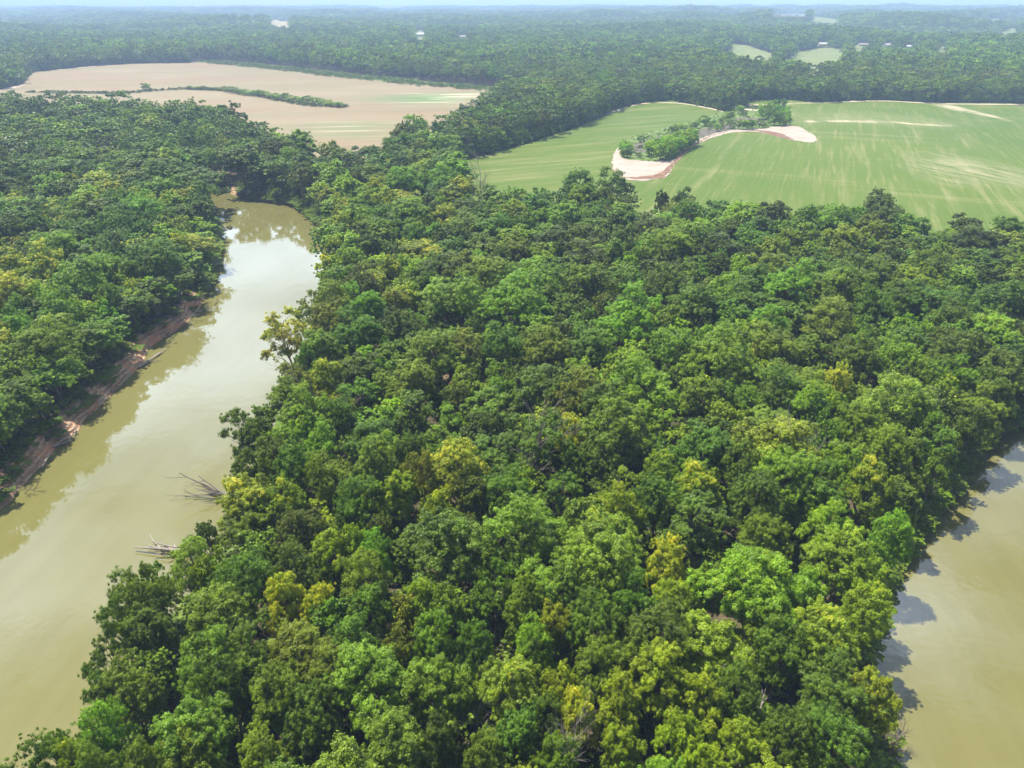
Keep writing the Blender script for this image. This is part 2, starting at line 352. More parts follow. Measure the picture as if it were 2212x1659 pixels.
def land_z(x, y, sd):
    wob = 1.3 * vnoise(x, y, 6) + .7 * vnoise(x, y, 2.2, 4)
    t = np.clip((sd + wob * np.clip(sd / 3, 0, 1)) / 5.2, -1, 1)
    up = np.where(t > 0, t ** .8, t * 1.2)
    z = WZ + 3.0 * up
    z = z + np.where((t > .02) & (t < .98), .12 * (np.abs((t * 4.0) % 1.0 - .5) - .25) + .22 * vnoise(x, y, 1.6, 2) + .3 * vnoise(x, y, 4.3, 8), 0)
    far = np.hypot(x, y)
    und = .25 * vnoise(x, y, 25, 7) * np.clip((sd - 6) / 8, 0, 1) * np.clip((430 - far) / 60, 0, 1)
    return z + und + hills(x, y)
gz = land_z(gx, gy, sd)
for f_ in FIELDS + [islandzone]:
    m = pip(gx, gy, f_); gz[m] = np.minimum(gz[m], hills(gx[m], gy[m]))
nx, ny = len(xs), len(ys)
ii = (np.arange(ny - 1)[:, None] * nx + np.arange(nx - 1)[None, :]).ravel()
gf = np.stack([ii, ii + 1, ii + nx + 1, ii + nx], 1)
ground = mk('ground', np.stack([gx, gy, gz], 1), gf, M['ground'], smooth_=True)
fattr(ground, 'bank', np.clip(1.0 - np.maximum(sd - 2.8, 0) / 3.6, 0, 1)); tag(ground, kind='structure')
wv = [(-460, -80, WZ), (560, -80, WZ), (560, 470, WZ), (-460, 470, WZ)]
tag(mk('river_water', wv, [(0, 1, 2, 3)], M['water']), kind='structure')
def flat(name, poly, z, mat, jit=0.0, step=4.0):
    pts = []
    for i, a in enumerate(poly):
        c = poly[(i + 1) % len(poly)]; L = math.hypot(c[0] - a[0], c[1] - a[1]); n = max(1, int(L / step)) if jit else 1
        for k in range(n):
            t = k / n; pts.append((a[0] + (c[0] - a[0]) * t + random.uniform(-jit, jit), a[1] + (c[1] - a[1]) * t + random.uniform(-jit, jit), z))
    tr = tessellate_polygon([[Vector(p) for p in pts]])
    fs = []
    for t in tr:
        a, c, d = (pts[k] for k in t)
        cr = (c[0] - a[0]) * (d[1] - a[1]) - (c[1] - a[1]) * (d[0] - a[0])
        fs.append(t if cr > 0 else t[::-1])
    return tag(mk(name, pts, fs, mat), kind='structure')
def gridsheet(name, poly, off, mat, res, attrs=()):
    xa = min(p[0] for p in poly); xb = max(p[0] for p in poly); ya = min(p[1] for p in poly); yb = max(p[1] for p in poly)
    nx = int((xb - xa) / res) + 2; ny = int((yb - ya) / res) + 2
    X, Y = np.meshgrid(xa + np.arange(nx) * res, ya + np.arange(ny) * res)
    ci = (np.arange(ny - 1)[:, None] * nx + np.arange(nx - 1)[None, :]).ravel()
    x, y = X.ravel(), Y.ravel(); keep = pip(x[ci] + res / 2, y[ci] + res / 2, poly); ci = ci[keep]
    f = np.stack([ci, ci + 1, ci + nx + 1, ci + nx], 1); used = np.unique(f); remap = -np.ones(nx * ny, int); remap[used] = np.arange(len(used))
    x, y = x[used], y[used]
    o = mk(name, np.stack([x, y, hills(x, y) + off], 1), remap[f], mat)
    for n_, fn in attrs: fattr(o, n_, fn(x, y))
    return tag(o, kind='structure')
# west / east halves of the green field, bare streaky area, green streak of the fallow one
westpoly = PL(1, 0, [(600, 1100), (690, 1000), (1300, 850), (1750, 660), (2212, 600)]) + Z2([(1400, 150), (1260, 270), (700, 420), (180, 600), (120, 900)]) + PL(1, 0, [(1750, 1180), (1500, 1250), (900, 1250)], 12)
def fw(x, y): d = pdist(x, y, westpoly); return np.clip(.5 + np.where(pip(x, y, westpoly), d, -d) / 25, 0, 1)
def softpoly(poly, w, amp=1.0):
    return lambda x, y: amp * np.clip(.5 + np.where(pip(x, y, poly), pdist(x, y, poly), -pdist(x, y, poly)) / w, 0, 1)
bare1 = PL(2, 0, [(1640, 1010), (1850, 1050), (2212, 1140), (2300, 1200), (2212, 1200), (1900, 1140), (1760, 1170), (1640, 1090)])
bare2 = PL(2, 0, [(700, 740), (1300, 740), (1800, 800), (1700, 830), (1300, 800), (760, 785)])
line1 = PL(2, 0, [(800, 782), (1200, 780), (1740, 812), (1740, 822), (1300, 797), (1000, 790), (800, 792)])
line2 = PL(2, 0, [(1500, 660), (1700, 672), (2000, 745), (2120, 785), (1960, 750), (1780, 718), (1600, 675)])
line3 = PL(2, 0, [(410, 678), (600, 672), (870, 662), (870, 668), (600, 681), (410, 686)])
def fbare(x, y):
    v = softpoly(bare1, 45, .55)(x, y)
    v = np.maximum(v, softpoly(bare2, 40, .22)(x, y))
    for l_ in (line1, line2, line3): v = np.maximum(v, softpoly(l_, 7, 1.0)(x, y))
    return v
greenp = PL(1, 0, [(200, 640), (500, 610), (900, 600), (880, 640), (700, 672), (450, 668)])
greenq = PL(1, 0, [(-200, 810), (60, 790), (330, 800), (200, 900), (-100, 860)], 0)
gridsheet('fallow_field', brown, .05, M['brown'], 3.5, [('green', lambda x, y: np.maximum(softpoly(greenp, 60, .95)(x, y), softpoly(greenq, 50, .45)(x, y)))])
gridsheet('green_field', green, .05, M['green'], 2.5, [('west', fw), ('bare', fbare)])
flat('island_ground', smooth(islandzone, 1), .10, M['grassy'], .8)
flat('heath_ground', heath, .14, M['heath'], .6)
flat('sand_patch', patch, .18, M['sand'], .9, 2.2)
flat('red_soil_strip', redline, .22, M['redsoil'], .8, 2.0); flat('red_soil_strip', redline2, .22, M['redsoil'], .7, 2.0)
for k, v in meadows.items():
    for q in v: gridsheet(k, q, 1.6, M['pasture' if k == 'pasture' else 'dry'], 5)
def ribbon(name, pts, w, z, mat):
    pts = smooth(pts, 2, False); L, Rr = [], []
    for i, p in enumerate(pts):
        a = pts[max(i - 1, 0)]; c = pts[min(i + 1, len(pts) - 1)]; dx, dy = c[0] - a[0], c[1] - a[1]; n = math.hypot(dx, dy) + 1e-9
        ww = w * random.uniform(.75, 1.25) / 2; L.append((p[0] - dy / n * ww, p[1] + dx / n * ww, z)); Rr.append((p[0] + dy / n * ww, p[1] - dx / n * ww, z))
    n = len(pts); return tag(mk(name, L + Rr, [(i, i + n, i + n + 1, i + 1) for i in range(n - 1)], mat), kind='structure')
ribbon('grass_strip', scrub_line, 60, .03, M['grassy'])
ribbon('dirt_track', PL(0, 0, [(-300, 620), (0, 583), (100, 566), (150, 548)]), 7, .09, M['track'])
ribbon('dirt_track', PL(0, 0, [(190, 472), (560, 434), (760, 414)]), 7, .09, M['track'])
ribbon('dirt_track', PL(1, 0, [(1700, 745), (1850, 690), (2000, 663)]) + PL(2, 0, [(0, 668), (180, 703), (300, 730), (330, 745)]), 4, .09, M['track'])
ribbon('dirt_track', PL(2, 0, [(395, 708), (480, 715), (560, 722)]), 9, .16, M['track'])
ribbon('dirt_track', PL(2, 0, [(870, 666), (1100, 657), (1300, 652), (1500, 664), (1700, 674), (2000, 676), (2212, 678), (2900, 690)]), 6, .09, M['track'])
# ------------------------------------------------------------------ tree builders
def nrm(v): return v / (np.linalg.norm(v, axis=-1, keepdims=True) + 1e-9)
def crown_arrays(r, lobes, clumps, leaves, L, R=6.0, z0=6.0, z1=20.0, spread=.36, top=1.0, open_=0, seedv=0):
    """leaf cards grouped in clumps on lobes; returns verts, faces, var, tip, lobe centres"""
    zc = z0 + (z1 - z0) * .45; hz = (z1 - z0) * .5
    lc, lr = [], []
    k = np.arange(lobes); ph = k * 2.39996 + r.uniform(0, 6)
    el = np.arcsin(np.clip(-.45 + 1.4 * (k + .5) / lobes, -1, 1)) + r.normal(0, .10, lobes)
    rad = r.uniform(.42, .92, lobes)
    ax = r.uniform(.85, 1.12, 2)
    for i in range(lobes):
        q = rad[i] if open_ == 0 else rad[i] * 1.08
        lc.append([math.cos(ph[i]) * math.cos(el[i]) * q * R * ax[0], math.sin(ph[i]) * math.cos(el[i]) * q * R * ax[1], zc + math.sin(el[i]) * rad[i] * hz * 1.1 * top])
        lr.append(R * spread * (r.uniform(.5, .8) if r.random() < .45 else r.uniform(.8, 1.25)))
    lc = np.array(lc); lr = np.array(lr)
    N = lobes * clumps
    li = np.repeat(np.arange(lobes), clumps)
    out = nrm(lc - np.array([0, 0, zc - hz * .5]))
    d = nrm(nrm(r.normal(size=(N, 3))) + .75 * out[li] + np.array([0, 0, .25]))
    shoot = np.where(r.random((N, 1)) < .22, r.uniform(1.05, 1.5, (N, 1)), r.uniform(.5, 1.05, (N, 1)))
    lsc = r.uniform(.75, 1.25, (lobes, 3)) * np.array([1, 1, .9])
    cc = lc[li] + d * lr[li, None] * shoot * lsc[li] + r.normal(0, .16, (N, 3))
    cr = r.uniform(.4, 1.0, N) * R * .115
    lobev = r.uniform(0, 1, lobes); cv = np.clip(.5 * lobev[li] + .5 * r.uniform(0, 1, N), 0, 1)
    hgt = np.clip((cc[:, 2] - z0) / (z1 - z0), 0, 1)
    ctip = np.clip(.45 * r.uniform(0, 1, N) + .3 * lobev[li][::-1] + .35 * hgt, 0, 1)
    K = N * leaves; ci = np.repeat(np.arange(N), leaves)
    d2 = nrm(nrm(r.normal(size=(K, 3))) + .7 * d[ci])
    pc = cc[ci] + d2 * cr[ci, None] * r.uniform(.35, 1.15, (K, 1))
    nn = nrm(d2 + .55 * r.normal(size=(K, 3)) * .7 + np.array([0, 0, .35]))
    t = nrm(np.cross(nn, r.normal(size=(K, 3)))); bt = np.cross(nn, t)
    s = L * r.uniform(.6, 1.3, (K, 1))
    a = pc - t * s * .5; c = pc + t * s * .5 - nn * s * .12; e = pc + bt * s * .30 - nn * s * .1; g = pc - bt * s * .30 - nn * s * .1
    v = np.stack([a, e, c, g], 1).reshape(-1, 3)
    f = np.arange(K * 4).reshape(-1, 4)
    var = np.clip(cv[ci] + r.normal(0, .20, K), 0, 1); tip = np.clip(ctip[ci] + r.normal(0, .08, K), 0, 1)
    return v, f, var, tip, lc, lr
def tube(V_, F_, pts, rad, n=6):
    base = len(V_); pts = [Vector(p) for p in pts]
    for i, p in enumerate(pts):
        d = (pts[min(i + 1, len(pts) - 1)] - pts[max(i - 1, 0)]).normalized()
        u = d.orthogonal().normalized(); w = d.cross(u)
        for k in range(n):
            a = 2 * math.pi * k / n; V_.append(tuple(p + (u * math.cos(a) + w * math.sin(a)) * rad[i]))
    for i in range(len(pts) - 1):
        for k in range(n):
            F_.append((base + i * n + k, base + i * n + (k + 1) % n, base + (i + 1) * n + (k + 1) % n, base + (i + 1) * n + k))
    V_.append(tuple(pts[-1] + (pts[-1] - pts[-2]).normalized() * rad[-1])); t = len(V_) - 1
    for k in range(n): F_.append((base + (len(pts) - 1) * n + k, base + (len(pts) - 1) * n + (k + 1) % n, t))
def trunk_arrays(r, lc, h0, r0=.32):
    V_, F_ = [], []; lean = r.normal(0, .35, 2)
    top = h0 * .82
    P_ = lambda z: Vector((lean[0] * (z / h0) ** 2 * 2 + .25 * math.sin(z * .5), lean[1] * (z / h0) ** 2 * 2, z))
    zs = np.linspace(-.8, top, 8)
    tube(V_, F_, [P_(max(z, 0)) if z > 0 else Vector((0, 0, z)) for z in zs], [r0 * (1.5 if i == 0 else 1.1 - .95 * i / 7) for i in range(8)], 7)
    for c in lc:
        zb = min(max(c[2] - np.hypot(c[0], c[1]) * 1.1, h0 * .18), top * .9); a = P_(zb); e = Vector(c)
        mid = a.lerp(e, .5) + Vector((r.normal(0, .3), r.normal(0, .3), .1 * (e - a).length))
        rb_ = r0 * (.62 - .35 * zb / h0)
        tube(V_, F_, [a, a.lerp(mid, .6), mid, mid.lerp(e, .6), e], [rb_, rb_ * .8, rb_ * .6, rb_ * .42, rb_ * .22], 5)
    return V_, F_
def make_variant(seed, mat, link, lod=0, **kw):
    r = np.random.default_rng(seed)
    v, f, var, tip, lc, lr = crown_arrays(r, **kw)
    o = mk('crown', v, f, mat, link=link)
    fattr(o, 'var', var, 'FACE'); fattr(o, 'tip', tip, 'FACE')
    tv, tf = trunk_arrays(r, lc, kw.get('z1', 20.0))
    return o, tv, tf
S = {  # crown styles (unit tree: 6 m radius, 20 m tall)
 'round':  dict(lobes=20, clumps=46, leaves=78, L=.25, spread=.34, z0=4.5),
 'broad':  dict(lobes=24, clumps=38, leaves=76, L=.25, spread=.30, z0=6.0),
 'lumpy':  dict(lobes=15, clumps=56, leaves=78, L=.25, spread=.42, z0=4.0),
 'spiky':  dict(lobes=34, clumps=30, leaves=74, L=.26, spread=.24, z0=4.0),
 'tall':   dict(lobes=18, clumps=40, leaves=72, L=.25, spread=.36, R=4.4, z0=3.0),
 'vine':   dict(lobes=16, clumps=50, leaves=60, L=.25, spread=.40, R=4.8, z0=.5, z1=18.5),
 'open':   dict(lobes=16, clumps=34, leaves=66, L=.26, spread=.30, z0=5.0, open_=1),
 'feathery': dict(lobes=34, clumps=40, leaves=36, L=.26, spread=.26, z0=5.0),
}
STYLES = ['round'] * 4 + ['broad'] * 3 + ['lumpy'] * 4 + ['spiky'] * 4 + ['tall'] * 2 + ['vine'] * 2 + ['open'] * 2 + ['feathery'] * 2
protos = []
for i, s_ in enumerate(STYLES):
    kw = dict(S[s_])
    o, tv, tf = make_variant(100 + i, M['leaf'], False, **kw)
    tm = mk('trunk', tv, tf, M['bark'], link=False, smooth_=True)
    protos.append((s_, o.data, tm.data, kw.get('R', 6.0), kw.get('z1', 20.0)))
def pick_style(s_):
    c = [i for i, p_ in enumerate(protos) if p_[0] == s_]; return random.choice(c)
# instanced level-of-detail trees (kept out of the scene's own collection; drawn only by the forest objects)
def lodcol(name, seeds, styles, lm):
    c = bpy.data.collections.new(name)
    for i, (sd0, s_) in enumerate(zip(seeds, styles)):
        kw = dict(S[s_]); kw.update(lm(kw))
        o, tv, tf = make_variant(sd0, M['leaf_inst'], False, **kw)
        if name != 'far_tree_kinds':
            me = o.data; nv = len(me.vertices)
            t = mk('t', tv, tf, M['bark'], link=False)
            import bmesh
            bm = bmesh.new(); bm.from_mesh(me); n0 = len(bm.faces); bm.from_mesh(t.data)
            for f in bm.faces[n0:] if False else []: pass
            bm.faces.ensure_lookup_table()
            for k in range(n0, len(bm.faces)): bm.faces[k].material_index = 1
            bm.to_mesh(me); bm.free(); me.materials.append(M['bark'])
        o.name = '%s_%02d' % (name, i)
        R = kw.get('R', 6.0)
        o.data.transform(__import__('mathutils').Matrix.Diagonal((1 / R, 1 / R, 1 / kw.get('z1', 20.0), 1)))   # unit radius, unit height
        c.objects.link(o)
    return c
ls = ['round', 'broad', 'lumpy', 'spiky', 'tall', 'vine', 'round', 'spiky']
mid_col = lodcol('mid_tree_kinds', range(300, 308), ls, lambda k: dict(clumps=26, leaves=24, L=.56))
off_col = lodcol('off_tree_kinds', range(400, 406), ls[:6], lambda k: dict(lobes=15, clumps=14, leaves=14, L=1.0, spread=.38))
far_col = lodcol('far_tree_kinds', range(500, 505), ['round', 'broad', 'lumpy', 'round', 'lumpy'], lambda k: dict(lobes=10, clumps=9, leaves=8, L=1.9, spread=.45, z0=2.5))
def bush(seed, n=9, leaves=30, L=.5):
    r = np.random.default_rng(seed)
    return make_variant(seed, None, False, lobes=n, clumps=26, leaves=leaves, L=L, R=6.0, z0=-1.5, z1=14.0, spread=.42)
bush_col = bpy.data.collections.new('bush_kinds')
for i in range(4):
    o, _, _ = bush(600 + i, 8, 16, 1.1); o.data.materials.append(M['leaf_inst']); o.name = 'bush_kinds_%02d' % i
    o.data.transform(__import__('mathutils').Matrix.Diagonal((1 / 6, 1 / 6, 1 / 14, 1))); bush_col.objects.link(o)
def scatter(name, pts, rads, hts, tints, yels, coll, nk, label):
    n = len(pts); me = bpy.data.meshes.new(name); me.vertices.add(n)
    me.vertices.foreach_set('co', np.asarray(pts, np.float32).ravel())
    def A(nm, ty, v, key='value'): a = me.attributes.new(nm, ty, 'POINT'); a.data.foreach_set(key, v.ravel())
    r = np.random.default_rng(n)
    A('scl', 'FLOAT_VECTOR', np.stack([rads, rads, hts], 1).astype(np.float32), 'vector')
    A('rot', 'FLOAT_VECTOR', np.stack([np.zeros(n), np.zeros(n), r.uniform(0, 6.28, n)], 1).astype(np.float32), 'vector')
    A('idx', 'INT', r.integers(0, nk, n).astype(np.int32)); A('tint', 'FLOAT_VECTOR', np.asarray(tints, np.float32), 'vector'); A('yel', 'FLOAT', np.asarray(yels, np.float32))
    o = bpy.data.objects.new(name, me); COL.objects.link(o)
    ng = bpy.data.node_groups.new(name, 'GeometryNodeTree')
    ng.interface.new_socket('Geometry', in_out='INPUT', socket_type='NodeSocketGeometry'); ng.interface.new_socket('Geometry', in_out='OUTPUT', socket_type='NodeSocketGeometry')
    N = ng.nodes; gi = N.new('NodeGroupInput'); go = N.new('NodeGroupOutput'); ip = N.new('GeometryNodeInstanceOnPoints'); ci = N.new('GeometryNodeCollectionInfo')
    ci.inputs['Collection'].default_value = coll; ci.inputs['Separate Children'].default_value = True; ci.inputs['Reset Children'].default_value = True
    def na(nm, ty): a = N.new('GeometryNodeInputNamedAttribute'); a.data_type = ty; a.inputs['Name'].default_value = nm; return next(s for s in a.outputs if s.enabled and s.name == 'Attribute')
    L = ng.links; L.new(gi.outputs[0], ip.inputs['Points']); L.new(ci.outputs[0], ip.inputs['Instance']); ip.inputs['Pick Instance'].default_value = True
    L.new(na('idx', 'INT'), ip.inputs['Instance Index']); L.new(na('scl', 'FLOAT_VECTOR'), ip.inputs['Scale'])
    e = N.new('FunctionNodeEulerToRotation'); L.new(na('rot', 'FLOAT_VECTOR'), e.inputs[0]); L.new(e.outputs[0], ip.inputs['Rotation']); L.new(ip.outputs[0], go.inputs[0])
    md = o.modifiers.new('scatter', 'NODES'); md.node_group = ng
    tag(o, label, None, None, 'stuff'); return o
# ------------------------------------------------------------------ crowns traced from the photograph: (x, y, radius) in 2212-px coordinates, colour, style, note
TR = """110 1606 55 m round|187 1573 30 d round|150 1640 40 y spiky|247 1600 55 b feathery|300 1640 48 g spiky|417 1573 85 g spiky|400 1640 70 g spiky|205 1393 47 m open|195 1480 42 m open|273 1483 60 g round|247 1246 50 m open|310 1233 27 m open|235 1313 48 m open|320 1340 60 m spiky|467 1333 72 g spiky|405 1215 55 b feathery|455 1240 34 y feathery|527 1250 60 m lumpy|633 1216 52 m lumpy|707 1190 50 y spiky|615 1296 48 Y spiky|675 1312 38 Y round|433 1433 68 g round|533 1416 66 m round|640 1410 78 g spiky|617 1490 68 g spiky|667 1573 65 m round|720 1470 66 g spiky|500 1500 50 d round|560 1640 60 g round
764 1173 30 y tall|817 1200 37 b lumpy|954 1183 92 m round|1130 1150 82 b lumpy|1304 1146 75 l spiky|787 1253 55 b feathery|917 1285 45 yb spiky|880 1320 32 o round|790 1313 55 m spiky|970 1306 50 g spiky|1070 1263 48 m open|1210 1250 75 g round|1310 1230 85 g broad|1130 1320 50 b spiky|777 1383 48 c spiky|850 1400 36 o round|940 1400 44 g round|1020 1390 46 m spiky|1163 1396 46 b feathery|804 1466 95 g spiky|943 1490 75 g spiky|1103 1483 75 l spiky|1203 1485 46 y spiky|1257 1560 44 Y spiky|1330 1530 60 y spiky|1190 1550 42 m round|853 1630 85 g spiky|1037 1630 50 g spiky|1100 1573 52 m tall|1425 1473 72 y spiky|1453 1606 50 y spiky|1337 1626 50 y spiky|1437 1216 45 Y spiky|1447 1290 52 y spiky|1360 1320 52 m round|1290 1340 60 m round|960 1600 50 d round
1635 1250 95 yb broad|1518 1246 48 b spiky|1808 1183 70 yb spiky|1775 1126 48 y spiky|1875 1233 45 yb spiky|1925 1133 50 b feathery|1868 1306 55 y spiky|1775 1346 76 l spiky|1542 1406 88 l spiky|1690 1400 60 m round|1890 1490 52 y spiky|1790 1500 72 m round|1508 1506 55 y spiky|1592 1606 60 y spiky|1500 1640 45 y spiky|1815 1590 75 m round|1708 1590 62 d round|1740 1270 50 b spiky|1640 1340 60 b round|1600 1500 55 m round
780 660 50 b round|844 650 37 o round|777 613 45 d round|924 603 25 m tall|980 646 62 b lumpy|1054 586 60 b lumpy|1154 596 66 b lumpy|1114 650 68 b lumpy|1247 610 35 v tall|1290 600 35 v tall|1344 596 30 m round|1444 613 52 m round|1370 686 66 b lumpy|1454 760 50 b lumpy|1204 670 42 m vine|780 713 50 m round|860 703 45 d round|937 753 60 g round|1004 753 45 g spiky|1077 746 50 m round|1184 760 50 g spiky|1270 740 50 m spiky|887 826 55 g spiky|1084 838 30 b feathery|1170 826 75 m spiky|1257 836 52 g spiky|770 843 43 v vine|970 903 42 v vine|937 946 43 v vine|767 913 40 v vine|830 920 33 v vine|1220 886 45 g spiky|1232 930 36 Y round|1154 936 65 m open|1387 793 37 y round|1404 843 72 b lumpy|1337 936 70 g spiky|995 1000 68 Y2 feathery|1087 1053 55 m lumpy|820 1003 60 b round|904 1030 40 o open|854 1060 45 y spiky|1310 996 45 m tall|1344 1046 42 b vine|1420 1020 42 yb spiky|1420 1075 50 m round|787 1073 50 m round|954 1090 36 y spiky|1204 1040 45 m vine|880 985 45 m round
1858 586 60 m round|1708 613 50 b lumpy|1568 620 43 yb round|1792 680 52 g feathery|1942 636 50 m round|1875 663 40 m round|1508 653 55 m round|1658 693 45 b round|1675 740 60 g round|1758 753 35 v vine|1558 770 66 b lumpy|1642 766 30 Y round|1740 835 46 b lumpy|1690 836 60 m lumpy|2158 720 57 y spiky|2042 696 43 m round|2175 636 40 m round|1932 882 74 F feathery|1942 780 50 b round|1842 770 50 m spiky|1808 836 37 Y round|1792 870 35 y round|1848 913 45 b broad|1515 853 50 g spiky|1608 870 37 g round|1742 886 46 yb lumpy|2015 820 43 b round|2075 813 43 b round|2125 870 50 b round|2185 843 42 m round|2075 913 27 v vine|2150 920 40 d round|1680 950 88 yb spiky|1525 953 65 m spiky|1908 970 45 b broad|1825 1010 45 b broad|1875 1046 47 Y2 spiky|1942 1013 45 v vine|1518 1053 52 Y2 spiky|1688 1020 68 b round|1640 1070 60 m round|1758 1053 60 m round|2075 1003 30 b broad|2040 965 42 m tall|1950 1073 40 m vine|2008 900 40 b broad|2042 930 32 m round|1600 1010 45 m round
80 573 45 Y2 lumpy|20 626 45 Y2 lumpy|183 590 52 b lumpy|240 580 45 b lumpy|100 633 36 y round|293 620 48 m lumpy|335 600 35 b lumpy|393 596 40 m lumpy|404 640 28 y round|180 666 28 y round|127 676 42 b lumpy|193 703 44 b lumpy|290 690 42 b round|250 703 45 m round|20 703 42 b lumpy|105 743 50 b lumpy|40 763 45 b lumpy|160 763 46 b lumpy|227 773 40 b round|255 748 25 yb round|110 820 62 b lumpy|30 820 55 m lumpy|20 885 45 b lumpy|62 870 50 b lumpy|142 886 28 yb round|130 855 45 m lumpy|40 940 44 d round|5 995 30 m round|350 650 40 m lumpy|20 570 40 Y2 lumpy|300 560 45 m lumpy
622 700 56 O open|660 648 36 o open|697 740 45 g spiky|715 690 45 g round|720 640 35 g round|632 820 42 g round|700 803 40 Y2 spiky|622 863 50 g spiky|485 904 44 m open|535 880 30 m open|552 930 34 d round|650 920 60 yb lumpy|690 960 45 b lumpy|517 1010 35 m round|600 996 45 m round|552 1065 62 Y2 spiky|600 1085 45 Y2 spiky|567 1105 40 b vine|727 1043 45 g lumpy|650 1020 45 m round|720 905 42 m lumpy|440 1130 30 d open|770 1110 40 m lumpy|640 1130 50 d round
20 440 33 Y2 lumpy|427 432 22 m lumpy|377 437 30 Y2 lumpy|310 430 30 Y2 lumpy|450 457 27 y round|427 487 42 Y2 lumpy|367 510 32 yb lumpy|395 530 40 yb lumpy|140 467 28 Y2 lumpy|250 480 42 m lumpy|300 455 38 b lumpy|85 480 40 m lumpy|20 490 40 d lumpy|170 500 40 m lumpy|340 545 45 m lumpy|410 560 42 m lumpy|240 530 42 m lumpy|120 530 42 b lumpy
743 447 24 Y2 round|730 480 30 Y2 round|837 425 30 y round|722 530 28 Y2 round|760 520 30 y round|1120 425 20 y round|870 385 35 b broad|960 380 40 b round|705 560 28 Y2 round|1440 520 52 b lumpy|1250 390 35 m round|1315 400 40 m open|1352 410 22 d round|1430 430 14 d open|1900 440 40 d round|1800 470 45 b round"""
PAL0 = dict(d=(.030, .062, .014), m=(.038, .088, .020), b=(.062, .135, .022), g=(.062, .116, .030), c=(.055, .118, .050), l=(.078, .145, .032), y=(.086, .156, .016), yb=(.072, .148, .020),
           Y=(.20, .22, .015), Y2=(.070, .125, .018), o=(.060, .090, .024), v=(.050, .114, .026), F=(.085, .15, .065), O=(.085, .105, .030))
PAL = {k: (v[0] * 2.98 + .004, v[1] * 2.32, v[2] * .46) for k, v in PAL0.items()}
YEL = dict(Y=.82, Y2=.37, y=.16, O=.52, o=.15, yb=.12, l=.15)
trees = []      # x, y, radius, height, colour key, style, traced
for rec in TR.replace('\n', '|').split('|'):
    a, b_, r_, c_, s_ = rec.split(); px, py = V(float(a), float(b_)); z = 13.5
    for _ in range(2):
        X, Y = G(px, py, z); _, _, dep = proj(X, Y, z)
        r = min(max(float(r_) * .46293 * dep / F * 1.04, 2.4), 8.2)
        h = 12.5 + 1.15 * r + (1.5 if s_ in ('tall', 'open', 'broad') else 0) + random.uniform(-1, 1)
        if s_ in ('vine',): h = 10 + 1.2 * r
        z = h * .70
    trees.append([X, Y, r, h, c_, s_, 1])
# fill the rest of the wood
cell = {}
CS = 11.0
def cadd(i):
    t = trees[i]; cell.setdefault((int(t[0] // CS), int(t[1] // CS)), []).append(i)
for i in range(len(trees)): cadd(i)
def free(x, y, r, k):
    cx, cyy = int(x // CS), int(y // CS)
    for a in (-2, -1, 0, 1, 2):
        for c in (-2, -1, 0, 1, 2):
            for j in cell.get((cx + a, cyy + c), ()):
                t = trees[j]
                if (t[0] - x) ** 2 + (t[1] - y) ** 2 < (k * (t[2] + r)) ** 2: return False
    return True
dirtgap = [G(*P(0, 0, a, b), 3) for a, b in ((1440, 1130), (1530, 1100), (1540, 1200), (1480, 1210))]
def landok(x, y, marg):
    sd = river_sd(x, y); ok = sd > marg
    lb = (pdist(x, y, lbank, False) < 12) & (y < 300)
    ok &= ~(lb & (sd < np.where((y > 128) & (y < 215), 8.0, 5.6) + .8 * vnoise(x, y, 7, 3)))
    rb_m = (pdist(x, y, rb, False) < 14) & (y < 150) & (x > 0); ok &= ~(rb_m & (sd < 7.0)); ok &= ~((sd < 3.6) & (y < 300))
    for f_ in FIELDS: ok &= ~pip(x, y, f_)
    ok &= ~((pdist(x, y, scrub_line, False) < 34) & (y > 600)); ok &= ~pip(x, y, islandzone); ok &= ~pip(x, y, dirtgap)
    for c in CLEAR: ok &= ~pip(x, y, c)
    return ok
def zonecol(x, y, r):
    d = math.hypot(x, y); q = r.random()
    if x < -20 and 150 < y < 420 and d < 420: return ['b', 'm', 'm', 'b', 'yb', 'Y2', 'd', 'm'][int(q * 8)]
    if d < 170: return ['m', 'g', 'g', 'b', 'y', 'm', 'd', 'g'][int(q * 8)] if x < 20 else ['yb', 'y', 'm', 'b', 'm', 'l', 'd', 'yb'][int(q * 8)]
    if d < 420: return ['m', 'm', 'g', 'd', 'b', 'g', 'm', 'v', 'd', 'yb'][int(q * 10)]
    return ['m', 'd', 'g', 'm', 'd', 'm', 'b', 'g', 'c', 'l'][int(q * 10)]
rr = np.random.default_rng(21)
GAPS = [(*G(*V(a, c), 4), d) for a, c, d in ((1572, 1150, 6.5), (1550, 1185, 5), (1325, 1400, 6), (1300, 1450, 4), (560, 1560, 4), (600, 1600, 3.5), (1215, 1520, 3), (870, 760, 6), (905, 930, 5), (800, 790, 5), (1240, 1090, 5), (1180, 1130, 4), (1700, 1480, 5), (1080, 900, 5), (1720, 1500, 5), (1620, 1560, 4), (990, 1560, 4), (740, 1000, 4), (1780, 900, 4), (1420, 900, 5), (960, 560, 6), (1640, 560, 6), (1330, 540, 6))]
NC = 90000
g_ = np.sqrt(rr.uniform(8 ** 2, 1080 ** 2, NC)); ang = rr.uniform(-.80, .80, NC)
cx_, cy_ = g_ * np.sin(ang), g_ * np.cos(ang)
n2_ = 5000; cx_[:n2_] = rr.uniform(-230, 260, n2_); cy_[:n2_] = rr.uniform(5, 420, n2_)
g_ = np.hypot(cx_, cy_); rad_ = np.where(rr.random(NC) < .3, rr.uniform(5.2, 7.2, NC), rr.uniform(2.7, 5.2, NC)) * (1 + .62 * np.clip((g_ - 170) / 230, 0, 1))
ok_ = landok(cx_, cy_, 2.0)
